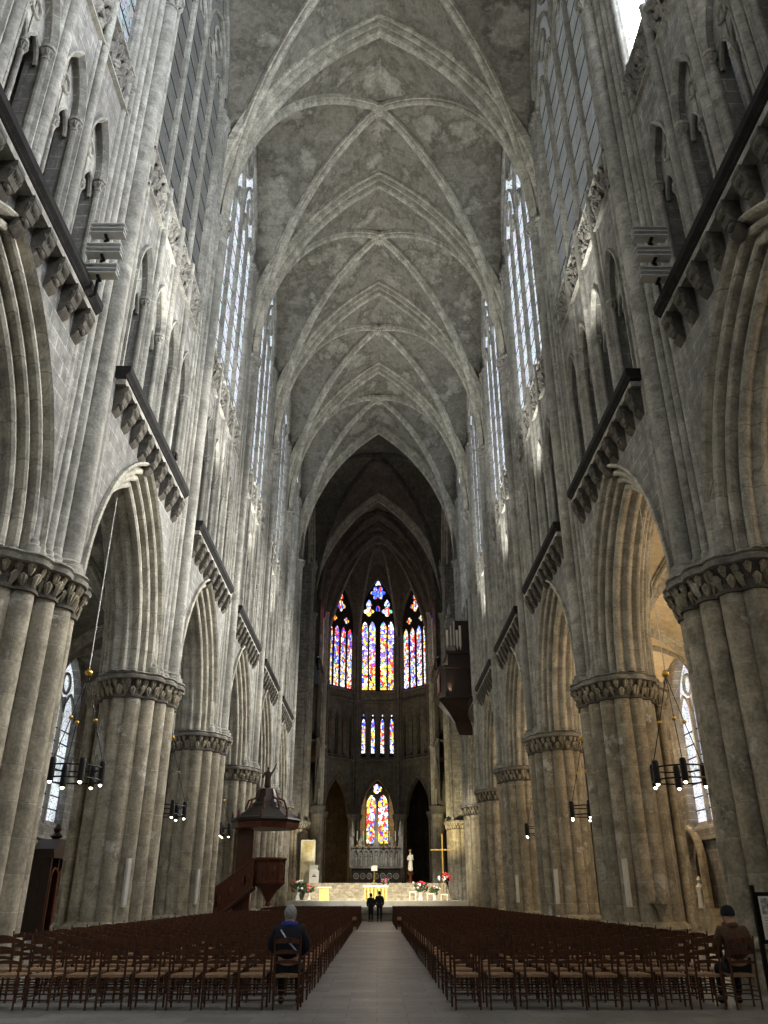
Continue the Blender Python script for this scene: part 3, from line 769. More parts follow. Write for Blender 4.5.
# ------------------------------------------------------------------ people
def skin_body(name, nodes, edges, mat, parent=None, root=0, sub=2):
    bm = bmesh.new(); ly = bm.verts.layers.skin.verify(); vs = [bm.verts.new(p) for p, r in nodes]; bm.verts.ensure_lookup_table()
    for a, b in edges: bm.edges.new((vs[a], vs[b]))
    for v, (p, r) in zip(vs, nodes):
        v[ly].radius = (r, r) if not isinstance(r, tuple) else r
    vs[root][ly].use_root = True
    me = bpy.data.meshes.new(name); bm.to_mesh(me); bm.free(); me.materials.append(mat)
    o = bpy.data.objects.new(name, me); COL.objects.link(o)
    s = o.modifiers.new('skin', 'SKIN'); s.use_smooth_shade = True
    u = o.modifiers.new('sub', 'SUBSURF'); u.levels = sub; u.render_levels = sub
    if parent: o.parent = parent
    return o
def person(loc, rz, seated, skin, coat, legs, hair, label, scarf=None, hat=None, long_coat=False, sc=1.0, bag=False):
    if seated:
        J = dict(pel=(0,-.03,.56), sp=(0,-.06,.76), ch=(0,-.05,.95), nk=(0,-.01,1.10), hd1=(0,.01,1.17), hd2=(0,.03,1.25),
                 sh=(.18,-.03,1.04), el=(.27,.02,.80), wr=(.13,.26,.68), hn=(.08,.32,.66), hip=(.10,.02,.54), kn=(.14,.42,.53), an=(.13,.44,.11), to=(.14,.58,.05))
    else:
        J = dict(pel=(0,0,.93), sp=(0,-.01,1.10), ch=(0,.0,1.28), nk=(0,.01,1.45), hd1=(0,.02,1.52), hd2=(0,.03,1.60),
                 sh=(.18,0,1.38), el=(.25,-.02,1.10), wr=(.20,.10,.90), hn=(.18,.14,.83), hip=(.09,0,.90), kn=(.10,.03,.50), an=(.10,-.02,.09), to=(.12,.13,.04))
    nodes = [(J['pel'],.13), (J['sp'],.12), (J['ch'],.13), (J['nk'],.068), (J['hd1'],.078), (J['hd2'],.088)]
    edges = [(0,1),(1,2),(2,3),(3,4),(4,5)]
    hx, hy, hz = J['hd2']
    nodes.append(((hx, hy, hz+.045), .075)); edges.append((5, 6))
    nodes.append(((hx, hy+.10, hz-.02), .014)); edges.append((5, 7))   # nose
    for s in (-1, 1):
        nodes.append(((hx+s*.093, hy-.005, hz-.01), .016)); edges.append((5, len(nodes)-1))
        f = lambda k: (s*J[k][0], J[k][1], J[k][2])
        b = len(nodes)
        nodes += [(f('sh'),.062), (f('el'),.045), (f('wr'),.028), (f('hn'),(.034,.02))]
        edges += [(2,b),(b,b+1),(b+1,b+2),(b+2,b+3)]
        w = Vector(f('wr')); h = Vector(f('hn')); d = (h-w).normalized(); sx = Vector((1,0,0)); 
        for q, (off, ln) in enumerate(((-.027,.062), (-.009,.072), (.009,.068), (.027,.052))):
            p0 = h + sx*off*.9 + d*.02; p1 = p0 + d*ln*.55 + Vector((0,0,-.008)); p2 = p1 + d*ln*.35 + Vector((0,0,-.022)); n0 = len(nodes)
            nodes += [(tuple(p0),.010), (tuple(p1),.009), (tuple(p2),.007)]; edges += [(b+3,n0),(n0,n0+1),(n0+1,n0+2)]
        p0 = w.lerp(h, .5) - sx*s*.035; n0 = len(nodes); nodes += [(tuple(p0),.011), (tuple(p0+d*.045-sx*s*.01),.008)]; edges += [(b+3,n0),(n0,n0+1)]
        b = len(nodes); nodes += [(f('hip'),.095), (f('kn'),.065), (f('an'),.042), (f('to'),.038)]; edges += [(0,b),(b,b+1),(b+1,b+2),(b+2,b+3)]
    root = skin_body('person', nodes, edges, skin); root.location = loc; root.rotation_euler[2] = rz; root.scale = (sc,)*3
    tag(root, label=label, cat='person')
    # coat
    n = [(J['pel'],(.185,.15)), (J['sp'],(.18,.145)), (J['ch'],(.19,.15)), ((J['nk'][0],J['nk'][1],J['nk'][2]-.02),.085)]; e = [(0,1),(1,2),(2,3)]
    for s in (-1, 1):
        f = lambda k: (s*J[k][0], J[k][1], J[k][2]); b = len(n)
        n += [(f('sh'),.095), (f('el'),.078), (f('wr'),.055)]; e += [(2,b),(b,b+1),(b+1,b+2)]
    if long_coat:
        b = len(n); n += [((0,0,.70),(.19,.16)), ((0,0,.42),(.21,.18))]; e += [(0,b),(b,b+1)]
    if seated:
        b = len(n); n += [((0,.12,.55),(.18,.11))]; e += [(0,b)]
    skin_body('coat', n, e, coat, root)
    n = [(J['pel'],.14)]; e = []
    for s in (-1, 1):
        f = lambda k: (s*J[k][0], J[k][1], J[k][2]); b = len(n); n += [(f('hip'),.105), (f('kn'),.075), (f('an'),.055)]; e += [(0,b),(b,b+1),(b+1,b+2)]
    skin_body('trousers', n, e, legs, root)
    for s in (-1, 1):
        f = lambda k: (s*J[k][0], J[k][1], J[k][2]); a_ = Vector(f('an')); t_ = Vector(f('to'))
        m = MB(); m.ball(tuple(a_.lerp(t_, .45) - Vector((0,0,.02))), (.05,.13,.055), 10, 6); m.build('shoe', M['black_cloth'], root)
    if hat:
        m = MB(); m.lathe([(.106,hz-.0), (.108,hz+.02), (.11,hz+.05), (.10,hz+.09), (.075,hz+.135), (.03,hz+.155), (.002,hz+.16)], hx, hy-.005, 18); m.build('knit_hat', hat, root)
    else:
        m = MB(); rows = []
        for j in range(8):
            t = -0.55 + (pi/2+.55)*j/7; rows.append([(hx+.100*cos(t)*cos(a), hy-.016+.108*cos(t)*sin(a), hz+.012+.120*sin(t) if sin(a) < .35 else max(hz+.055, hz+.012+.120*sin(t))) for a in [2*pi*i/18 for i in range(18)]])
        m.grid(rows, cv=True); m.build('hair', hair, root)
    if scarf:
        m = MB(); nk = J['nk']; rows = []
        for i in range(20):
            a = 2*pi*i/20; rows.append([(nk[0]+(.098+.034*cos(b))*cos(a), nk[1]+(.088+.034*cos(b))*sin(a), nk[2]+.01+.045*sin(b)+.01*sin(3*a)) for b in [2*pi*k/8 for k in range(8)]])
        m.grid(rows, cu=True, cv=True); m.build('scarf', scarf, root)
    if bag:
        m = MB(); m.tube([(-.13,.06,J['nk'][2]-.03), (-.12,-.12,J['ch'][2]+.08), (0,-.215,J['ch'][2]-.06), (.13,-.20,J['sp'][2]), (.2,-.1,J['pel'][2]+.05)], .014, 6); m.build('bag_strap', M['grey_metal'], root)
    return root
person((-1.34, ROW0+.02, 0), 0, True, M['skin'], M['navy_cloth'], M['black_cloth'], M['grey_hair'], 'seated grey-haired person in a dark coat and blue scarf, back turned', scarf=M['blue_scarf'], bag=True)
person((1.34+.515*8, ROW0+.02, 0), 0, True, M['skin'], M['brown_coat'], M['black_cloth'], M['dark_hair'], 'seated person in a brown coat and dark knit hat, back turned', hat=M['black_cloth'], scarf=M['brown_coat'], sc=.98)
person((-.40, 58.3, 0), .1, False, M['skin'], M['black_cloth'], M['black_cloth'], M['dark_hair'], 'standing person in a long black coat, the shorter of the pair', long_coat=True, sc=.97)
person((.16, 58.5, 0), -.1, False, M['skin'], M['black_cloth'], M['black_cloth'], M['dark_hair'], 'taller standing person in a short black jacket facing the altar', sc=1.05)

# ------------------------------------------------------------------ ring chandeliers
def make_chand():
    r = empty('ring_chandelier')
    for z in (0, .30):
        m = MB(); ring(m, 0, 0, .72, .022, lambda s, u, zz: (s, zz, u + z), 0, 40, 6); m.build('hoop', M['iron'], r)
    for i in range(6):
        a = i*pi/3 + .2; x, y = .72*cos(a), .72*sin(a)
        m = MB(); m.lathe([(.06,-.10), (.085,-.08), (.085,.40), (.07,.46), (.03,.47)], x, y, 12); s = m.build('lamp_canister', M['iron'], r)
        m = MB(); m.ball((x, y, -.11), .045, 10, 6); m.build('bulb', M['bulb'], s)
    for i in range(3):
        a = i*2*pi/3 + .2
        m = MB(); m.tube([(.72*cos(a), .72*sin(a), .4), (.36*cos(a), .36*sin(a), 1.5), (0, 0, 2.7)], .012, 6); s = m.build('hanging_rod', M['iron'], r)
        m = MB(); m.ball((.36*cos(a), .36*sin(a), 1.5), .06, 10, 6); m.build('bead', M['gold'], s)
    m = MB(); m.ball((0, 0, 2.75), .10, 12, 8); m.build('ball', M['gold'], r)
    m = MB(); m.tube([(0,0,2.8), (0,0,8.0)], .013, 6); m.build('cable', M['white'], r)
    return r
CN = make_chand(); ff = True
ct = {0: 'largest ring chandelier, hung in the nearest full arch', 1: 'mid-sized ring chandelier, hung in the second full arch', 2: 'small-looking ring chandelier, hung in the third full arch'}
for sd in (-1, 1):
    for k in (0, 1, 2):
        c = CN if ff else copy_tree(CN); ff = False
        c.location = (sd*7.75, K(k)+HB, 4.15); c.rotation_euler[2] = sd*.1
        tag(c, label='black iron ' + ct[k] + ', ' + side_name[sd], cat='chandelier', group='ring chandeliers in the arcade')

# ------------------------------------------------------------------ pier fittings
sp_ = MB(); sp_.box(-.06, .06, -.07, .07, 0, .95); SPK = None
for sd in (-1, 1):
    for k in (0, 1, 2, 3):
        if SPK is None:
            SPK = empty('column_loudspeaker'); a = MB(); a.prism([(-.055,-.06), (.055,-.06), (.07,-.02), (.07,.06), (-.07,.06), (-.07,-.02)], 0, 1.25); a.build('housing', M['white'], SPK, smooth=False)
            a = MB(); a.box(-.045, .045, -.068, -.06, .05, 1.2); a.build('grille', M['linen'], SPK, smooth=False); a = MB(); a.box(-.03, .03, .05, .2, .40, .5); a.build('bracket', M['iron'], SPK, smooth=False)
            s = SPK
        else: s = copy_tree(SPK)
        s.location = (sd*(PC-.72), K(k)-1.36, 1.22); s.rotation_euler[2] = -sd*.75
        tag(s, label='slim white column loudspeaker on the %s pier, %s' % (ORD[k], side_name[sd]), cat='loudspeaker', group='column loudspeakers on the piers')
# floodlight racks
def rack(sd):
    r = empty('floodlight_rack', (sd*6.42, 14.4, 13.65)); r.scale = (sd*.85, .85, .85)
    m = MB(); m.tube([(.25, 0, .2), (.1, 0, .3), (.1, 0, 2.6)], .05, 8); m.build('stand', M['iron'], r)
    for i in range(3):
        z = .75 + .72*i; h = None
        m = MB(); m.box(-.48, .38, -.34, -.12, z, z+.34)
        f = m.build('lamp_housing', M['grey_metal'], r, smooth=False)
        for q in range(3):
            m = MB(); m.box(-.52, .42, -.42, -.12, z-.04+q*.15, z-.02+q*.15); m.build('louvre', M['white'], f, smooth=False)
        m = MB(); m.box(-.06, .02, -.34, -.1, z-.10, z); m.tube([(.1, 0, z), (-.05, -.12, z-.02)], .03, 6); m.build('bracket', M['iron'], f, smooth=False)
    tag(r, label='rack of three stacked grey floodlights on the ledge, %s' % side_name[sd], cat='floodlight')
rack(-1); rack(1)
m = MB(); m.box(-.12, .12, -.1, .1, 0, .2); m.ball((0, -.12, .1), .09, 8, 6); m.box(-.02, .02, 0, .1, -.15, .05)
o = m.build('small_floodlight', M['iron']); o.location = (-6.75, 23.0, 14.45); tag(o, label='small black floodlight on the second ledge, pulpit side', cat='floodlight')

# ------------------------------------------------------------------ poster stand, notice board, shelf
ps = empty('poster_stand', (6.45, 14.3, 0), label='white poster in a black frame stand beside the last chairs, organ side', cat='poster stand')
m = MB(); m.box(-.36, .36, -.03, .03, .82, 1.56); m.box(-.05, .05, -.02, .04, .03, .85); m.box(-.25, .25, -.16, .16, 0, .035); m.box(-.40, -.34, -.03, .03, .05, 1.66); m.build('frame', M['iron'], ps, smooth=False)
m = MB(); m.box(-.31, .33, -.036, -.03, .88, 1.50); sh = m.build('poster', M['linen'], ps, smooth=False)
m = MB(); m.box(-.28, .30, -.040, -.0365, 1.24, 1.47); m.build('photograph', plain('poster_photo', (.35,.36,.38), .6, 0, .7, 14, alt=(.75,.76,.78)), sh, smooth=False)
m = MB()
for i in range(7):
    m.box(-.27, .27 - .08*(i % 3), -.040, -.0365, 1.185-i*.04, 1.195-i*.04)
m.build('text_lines', M['grey_metal'], sh, smooth=False)
nb = empty('notice_board', (8.75, 32.9, 0), label='bright white notice board of small cards beside the third pier, organ side', cat='notice board')
m = MB(); m.box(-.3, .3, -.03, .03, .75, 2.0); m.build('board', M['linen'], nb, smooth=False); m = MB(); m.box(-.33, -.3, -.04, .04, 0, 2.05); m.box(.3, .33, -.04, .04, 0, 2.05); m.build('frame', M['iron'], nb, smooth=False)
for i in range(3):
    for j in range(2):
        m = MB(); m.box(-.25+j*.27, -.04+j*.27, -.038, -.032, .85+i*.38, 1.13+i*.38); m.build('card', M['grey_metal'] if (i+j) % 2 else M['white_flower'], nb, smooth=False)
bk = empty('stone_bracket', (7.8, K(1)-1.72, 1.15), rz=.5, label='small carved stone bracket shelf on the second pier, organ side', cat='bracket')
m = MB(); m.box(-.2, .2, -.22, .2, .16, .22); m.lathe([(.03,-.18), (.07,-.1), (.16,.1), (.19,.16)], 0, 0, 12); m.build('shelf', M['pier'], bk)

# ------------------------------------------------------------------ pulpit
def poly(n, r, a0=0): return [(r*cos(a0+2*pi*i/n), r*sin(a0+2*pi*i/n)) for i in range(n)]
pu = empty('pulpit', (-5.25, 42.9, 0), label='carved dark wooden pulpit with curving stair, canopy and crowning figure', cat='pulpit')
m = MB(); pr = [(.05,1.05), (.16,1.12), (.10,1.25), (.22,1.45), (.42,1.75), (.70,2.0), (.78,2.06), (.78,2.16), (.70,2.2), (.70,3.0), (.78,3.06), (.82,3.14), (.80,3.2), (.62,3.2), (.62,2.3)]
m.lathe(pr, 0, 0, 8, False); m.build('tub', M['oak'], pu, smooth=False)
for i in range(8):
    a = 2*pi*(i+.5)/8; q = Vector((cos(a), sin(a), 0))
    m = MB(); m.box(-.20, .20, -.03, .03, 2.28, 2.92); st = len(m.v); m.ball((0, -.03, 2.62), (.10,.05,.20), 8, 6); m.ball((0, -.05, 2.84), .055, 8, 6); m.xf(Matrix.Translation(q*.66) @ Matrix.Rotation(a + pi/2, 4, 'Z')); m.build('panel', M['oak'], pu)
    a = 2*pi*i/8; m = MB(); m.cyl(.71*cos(a), .71*sin(a), 2.18, 3.06, .045, n=8); m.build('baluster', M['oak'], pu)
m = MB(); m.box(-1.75, -.95, .35, .75, 0, 4.75); m.build('back_panel', M['oak'], pu, smooth=False)
m = MB(); m.box(-1.65, -1.05, .30, .36, 2.6, 4.4); m.box(-1.6, -1.1, .26, .31, 3.6, 4.2); m.build('carved_relief', M['oak'], pu, smooth=False)
m = MB(); m.lathe([(1.50,4.52), (1.62,4.56), (1.68,4.78), (1.78,4.9), (1.74,4.98), (1.55,5.05), (1.1,5.35), (.80,5.55), (.78,5.7), (.62,5.78), (.52,6.1), (.40,6.4), (.30,6.45), (.02,6.46)], -.35, 0, 8); m.add([], []); m.build('canopy', M['lead_roof'], pu, smooth=False)
m = MB(); m.lathe([(1.25,4.50), (1.66,4.52), (1.70,4.74), (1.66,4.77)], -.35, 0, 8, True); m.build('canopy_frieze', M['oak'], pu, smooth=False)
for i in range(8):
    a = 2*pi*i/8; m = MB(); m.lathe([(.07,4.9), (.09,5.0), (.05,5.1), (.07,5.2), (.01,5.35)], -.35+1.66*cos(a), 1.66*sin(a), 8); m.build('finial', M['oak'], pu)
    m = MB(); m.tube([(-.35+1.05*cos(a), 1.05*sin(a), 5.4), (-.35+.9*cos(a), .9*sin(a), 5.85), (-.35+.55*cos(a), .55*sin(a), 6.0), (-.35+.4*cos(a), .4*sin(a), 6.4)], .05, 6); m.build('scroll', M['oak'], pu)
fig = skin_body('crowning_figure', [((-.35,0,6.45),(.20,.18)), ((-.35,0,6.8),(.17,.15)), ((-.35,0,7.15),(.15,.11)), ((-.35,0,7.36),.05), ((-.35,.0,7.50),.085), ((-.53,0,7.2),.06), ((-.62,-.05,6.95),.05), ((-.17,0,7.2),.06), ((-.02,0,7.45),.045), ((.05,0,7.7),.03)], [(0,1),(1,2),(2,3),(3,4),(2,5),(5,6),(2,7),(7,8),(8,9)], M['dark_oak'], pu)
# stair
m = MB()
for i in range(11):
    x = -.75 - i*.27; z = 2.1 - i*.19; m.box(x-.28, x, -.55, .25, z-.05, z)
m.build('stair_treads', M['oak'], pu, smooth=False)
for yy in (-.62, .24):
    m = MB(); rows = []
    for i in range(13):
        t = i/12; x = -.70 - 3.1*t; zt = 3.12 - 2.05*t - .12*sin(pi*t); rows.append([(x, yy, zt-1.25), (x, yy, zt), (x, yy+.07, zt), (x, yy+.07, zt-1.25)])
    m.grid(rows, cv=True); m.add(rows[0], [(0,1,2,3)]); m.add(rows[-1], [(3,2,1,0)]); s = m.build('stair_parapet', M['oak'], pu)
    m = MB(); m.tube([((r[1][0]), yy+.035, r[1][2]+.03) for r in rows], .065, 8); m.build('handrail', M['chair'], s)
    m = MB(); m.tube([((r[0][0]), yy+.035, r[0][2]) for r in rows], .075, 8); m.build('lower_moulding', M['chair'], s)
    if yy < 0:
        for i in range(7):
            r = rows[1+int(i*1.7)]; x = r[0][0]; zz = r[1][2]-.62
            m = MB(); m.box(x-.17, x+.17, yy-.03, yy+.0, zz-.32, zz+.32); m.ball((x, yy-.03, zz), (.11,.04,.2), 8, 6); m.build('panel', M['oak'], s)
m = MB(); m.cyl(-3.85, -.58, 0, 1.5, .10, n=10); m.ball((-3.85,-.58,1.6), .14, 10, 8); m.build('newel_post', M['oak'], pu)

# ------------------------------------------------------------------ hanging organ
og = empty('hanging_organ', (5.55, 60.25, 12.2), label='dark wooden organ case with pipes hung high on the wall near the crossing', cat='organ')
m = MB(); pr = [(.02,0), (.12,.25), (.25,.9), (.5,1.5), (.95,2.3), (1.0,2.5)]
rows = [[(.55 + (-r*1.55 if i in (1,2) else 1.1)*1 if i in (1,2) else 1.45, y*r*1.7, z) for i, y in ((0,-1), (1,-.6), (2,.6), (3,1))] for r, z in pr]
m.grid(rows, cv=True); m.build('pendant', M['dark_oak'], og, smooth=False)
m = MB(); m.prism([(1.45,-1.75), (-.6,-1.75), (-1.05,-1.05), (-1.05,1.05), (-.6,1.75), (1.45,1.75)], 2.45, 2.7); m.prism([(1.45,-1.6), (-.5,-1.6), (-.92,-1.0), (-.92,1.0), (-.5,1.6), (1.45,1.6)], 2.7, 4.6); m.prism([(1.45,-1.75), (-.6,-1.75), (-1.05,-1.05), (-1.05,1.05), (-.6,1.75), (1.45,1.75)], 4.6, 4.8); m.build('balcony', M['dark_oak'], og, smooth=False)
for y in (-.8, 0, .8):
    m = MB(); m.box(-.97, -.9, y-.3, y+.3, 2.95, 4.35); m.build('panel', M['oak'], og, smooth=False)
m = MB(); m.box(-.3, 1.45, -1.2, 1.2, 4.8, 5.9); m.box(-.45, 1.45, -1.35, 1.35, 5.8, 6.05); m.box(.3, 1.45, -1.2, 1.2, 6.0, 8.4); m.build('case', M['dark_oak'], og, smooth=False)
for i in range(9):
    y = -1.05 + i*.2625; h = 2.4 - .9*abs(abs(i-4)-2)/2 
    m = MB(); m.lathe([(.02,6.05), (.09,6.4), (.10,6.42), (.10,6.05+h)], -.1, y, 10); m.build('pipe', M['grey_metal'], og)
for i in range(5):
    m = MB(); m.lathe([(.02,6.05), (.09,6.4), (.10,6.42), (.10,7.6+.35*(i % 3))], -.25+i*.24, -1.3, 10); m.build('pipe', M['wax'], og)
for y in (-1.3, 0, 1.3):
    m = MB(); m.box(-.3, .3, y-.09, y+.09, 6.0, 8.6); m.lathe([(.16,8.6), (.2,8.7), (.08,8.9), (.14,9.1), (.02,9.8)], -.05, y, 8); m.build('tower', M['carved'], og)

# ------------------------------------------------------------------ sanctuary
def flo(name, m, mat=None, lab=None):
    o = m.build(name, mat or M['marble'], None, smooth=False); tag(o, kind='structure', label=lab); return o
m = MB(); m.box(-6.3, 6.3, 61.4, 96, 0, 1.2); flo('floor', m, None, 'raised marble sanctuary floor')
m = MB()
for i in range(5): m.box(-6.3, 6.3, 59.5 + i*.38, 61.8, 0, .165*(i+1))
flo('floor', m, M['floor'], 'flight of grey stone steps up to the sanctuary')
m = MB()
for i in range(8): m.box(-5.9, 5.9, 71.2 + i*.48, 76, 1.2 + .1625*i, 1.2 + .1625*(i+1))
M['beige'] = stone('beige_step_stone', (.62,.55,.40), (.55,.48,.35), (.45,.40,.3), 1.6, .16, .01, (.5,.44,.32), .3, bs=.2)
flo('floor', m, M['beige'], 'flight of beige stone steps behind the altar table')
m = MB(); m.box(-5.3, 5.3, 75, 95, 0, CZ); flo('floor', m, M['beige'], 'raised choir floor')
# modern altar table
at = empty('altar_table', (-.1, 67, 1.2), label='white-clothed altar table with gold cloth front', cat='altar')
m = MB(); m.box(-.85, .85, -.35, .35, 0, .92); m.build('base', M['gilt_cloth'], at, smooth=False)
for i in range(6):
    m = MB(); m.box(-.75+i*.27, -.62+i*.27, -.37, -.34, .05, .85); m.build('gold_fold', M['gold'], at, smooth=False)
m = MB(); m.box(-.95, .95, -.42, .42, .92, 1.02); m.build('tablecloth', M['linen'], at, smooth=False)
def flowers(x, y, z, s, mats, lab, vase_h=.3, n=26, sd=1):
    r = empty('flower_arrangement', (x, y, z), label=lab, cat='flowers'); rr = random.Random(sd)
    m = MB(); m.lathe([(.10*s,0), (.14*s,.05), (.10*s,vase_h*.6), (.13*s,vase_h)], n=12); m.build('vase', M['white'], r)
    m = MB()
    for i in range(22):
        a = rr.uniform(0, 2*pi); d = rr.uniform(.1, .34)*s; zz = vase_h + rr.uniform(.05, .4)*s
        leaf(m, Matrix.Translation((d*cos(a)*.7, d*sin(a)*.7, zz-.1)) @ Matrix.Rotation(a-pi/2, 4, 'Z') @ Matrix.Rotation(-.6, 4, 'X'), .22*s)
    m.build('leaves', M['leaf'], r)
    for mi, mt in enumerate(mats):
        for i in range(n//len(mats)):
            m = MB(); a = rr.uniform(0, 2*pi); d = rr.uniform(0, .42)*s; c = (d*cos(a), d*sin(a), vase_h + rr.uniform(.15, .55)*s)
            for q in range(5): m.ball((c[0]+.03*s*cos(q*1.26), c[1]+.03*s*sin(q*1.26), c[2]), .045*s, 6, 4)
            m.ball((c[0], c[1], c[2]+.02*s), .045*s, 6, 4); m.build('blossom', mt, r)
    return r
flowers(.62, 66.9, 2.22, .7, [M['pink_flower']], 'pink bouquet standing on the altar table', .12, 14, 2)
fl_items = [(-5.75, 64.2, 1.2, 1.35, ['white_flower','red_flower'], 'red and white flowers at the pulpit side end of the sanctuary', .55, 3),
            (-5.05, 65.9, 1.2, 1.0, ['red_flower','red_flower'], 'dark red flowers beside the small gold-draped table', .5, 4),
            (3.3, 67.4, 1.2, 1.3, ['red_flower','white_flower'], 'red and white flowers nearest the altar table, organ side', .6, 5),
            (4.3, 65.9, 1.2, 1.0, ['white_flower','red_flower'], 'low white and red flowers in front of the tall vase', .4, 6)]
for x, y, z, s, ms, lb, vh, sd in fl_items: flowers(x, y, z, s, [M[q] for q in ms], lb, vh, 20, sd)
tv = empty('flower_stand', (5.25, 66.6, 1.2), label='tall black stand of red flowers beside the great cross', cat='flower stand')
m = MB(); m.lathe([(.28,0), (.28,.03), (.025,.05), (.025,1.3), (.2,1.35), (.24,1.5)], n=14); m.build('pole', M['iron'], tv)
rr = random.Random(9)
for i in range(22):
    m = MB(); a = rr.uniform(0, 2*pi); d = rr.uniform(0, .6)
    for q in range(4): m.ball((d*cos(a)+.04*cos(q*1.6), d*sin(a)*.6+.04*sin(q*1.6), 1.55+rr.uniform(0,.35)-d*.3), .07, 6, 4)
    m.build('blossom', M['red_flower'] if i % 3 else M['white_flower'], tv)
gt = empty('side_table', (-3.95, 66.4, 1.2), label='small table draped in gold cloth beside dark red flowers', cat='table')
m = MB(); m.box(-.36, .36, -.3, .3, 0, .85); m.build('drape', M['gilt_cloth'], gt, smooth=False); m = MB(); m.box(-.5, .5, -.36, .36, .85, .93); m.build('tabletop', M['linen'], gt, smooth=False)
am = empty('ambo', (-6.0+.55, 76.2, CZ), label='white stone ambo in front of the tall golden panel', cat='lectern')
m = MB(); m.prism([(-.42,-.3), (.42,-.3), (.34,.3), (-.34,.3)], 0, 1.0); m.build('base', M['white'], am, smooth=False); m = MB(); m.add([(-.4,-.3,1.0), (.3,-.3,1.0), (.3,.25,1.35), (-.4,.25,1.35), (-.4,-.3,1.1), (.3,-.3,1.1), (.3,.25,1.45), (-.4,.25,1.45)], [(0,3,2,1),(4,5,6,7),(0,1,5,4),(1,2,6,5),(2,3,7,6),(3,0,4,7)]); m.build('desk', M['white'], am, smooth=False)
m = MB(); m.box(-.18,.18,-.31,-.3,.5,.58); m.box(-.1,.1,-.31,-.3,.62,.68); m.build('inscription', M['iron'], am, smooth=False)
pn = empty('tall_panel', (-6.15, 77.3, CZ-.02), label='tall upright cream and gold panel standing before the choir pier', cat='panel')
m = MB(); m.box(-.58, .58, -.04, .04, .02, 3.5); m.build('panel_face', M['gilt_panel'], pn, smooth=False); m = MB(); m.box(-.64, -.58, -.06, .06, 0, 3.56); m.box(.58, .64, -.06, .06, 0, 3.56); m.box(-.64, .64, -.06, .06, 3.5, 3.56); m.build('frame', M['white'], pn, smooth=False)
mo = empty('monstrance_stand', (-.25, 77, CZ), label='slender stand with a small white square head before the high altar', cat='stand')
m = MB(); m.lathe([(.25,0), (.25,.05), (.08,.12), (.05,.3), (.07,.5), (.04,.9), (.05,1.0)], n=12); m.build('stem', M['gold'], mo); m = MB(); m.box(-.26,.26,-.04,.04,1.0,1.42); m.build('head_plate', M['linen'], mo, smooth=False)
vs = empty('madonna_statue', (2.95, 77.6, CZ), label='pale gold crowned statue of mother and child on a wooden pedestal', cat='statue')
m = MB(); m.lathe([(.30,0), (.30,.1), (.14,.2), (.12,.65), (.28,.8), (.30,.9)], n=8); m.build('pedestal', M['oak'], vs, smooth=False)
b = skin_body('figure', [((0,0,.95),(.26,.22)), ((0,0,1.4),(.22,.18)), ((.02,0,1.85),(.17,.14)), ((0,0,2.2),(.17,.12)), ((0,0,2.38),.055), ((0,-.02,2.53),.095), ((-.2,0,2.15),.07), ((-.24,-.12,1.9),.06), ((-.08,-.2,1.95),.05), ((.2,0,2.15),.07), ((.26,-.1,1.92),.06), ((.16,-.22,1.98),.07), ((.18,-.22,2.15),.075), ((.18,-.22,2.34),.06)], [(0,1),(1,2),(2,3),(3,4),(4,5),(3,6),(6,7),(7,8),(3,9),(9,10),(10,11),(11,12),(12,13)], M['wax'], vs)
m = MB(); m.lathe([(.09,2.6), (.11,2.75), (.08,2.68)], 0, -.02, 10, False); m.build('crown', M['gold'], vs)
cr = empty('processional_cross', (5.3, 70.6, 1.2), label='very tall thin golden cross standing on the sanctuary platform', cat='cross')
m = MB(); m.box(-.05, .05, -.05, .05, 0, 4.9); m.box(-.3,.3,-.3,.3,0,.06); m.build('upright', M['gold'], cr, smooth=False); m = MB(); m.box(-.95, .95, -.04, .04, 3.65, 3.75); m.build('crossbeam', M['gold'], cr, smooth=False)
for i, (x, h, lb) in enumerate(((2.6, .62, 'pale wooden stool nearest the altar table, organ side'), (3.9, .5, 'pale low box seat between the flower vases'), (4.9, .45, 'pale low box seat beneath the tall flower stand'))):
    s = empty('stool', (x, 64.9, 1.2), label=lb, cat='stool'); m = MB(); m.box(-.26, .26, -.2, .2, h-.08, h); m.build('seat', M['wax'], s, smooth=False)
    for a, b in ((-1,-1), (1,-1), (-1,1), (1,1)):
        m = MB(); m.box(a*.22-.03, a*.22+.03, b*.16-.03, b*.16+.03, 0, h-.08); m.build('leg', M['wax'], s, smooth=False)

# ------------------------------------------------------------------ high altar with reredos
ra = empty('high_altar', (-.1, 86.2, CZ), label='grey stone high altar with pinnacled reredos and candles below the axial window', cat='altar')
m = MB(); m.box(-2.4, 2.4, -.7, .5, 0, 1.45); m.build('altar_base', M['dark_stone'], ra, smooth=False)
m = MB(); m.box(-2.55, 2.55, -.8, .5, 1.45, 1.6); m.build('altar_slab', M['carved'], ra, smooth=False)
for i in range(7):
    m = MB(); ring(m, -1.95+i*.65, .75, .24, .04, lambda s, u, z: (s, -.72+u, z), 0, 16, 5); ring(m, -1.95+i*.65, .75, .10, .03, lambda s, u, z: (s, -.72+u, z), 0, 10, 5); m.build('roundel', M['carved'], ra)
m = MB(); m.box(-2.4, 2.4, -.15, .4, 1.6, 3.3); m.box(-2.5, 2.5, -.22, .4, 3.3, 3.45); m.build('reredos_wall', M['wall'], ra, smooth=False)
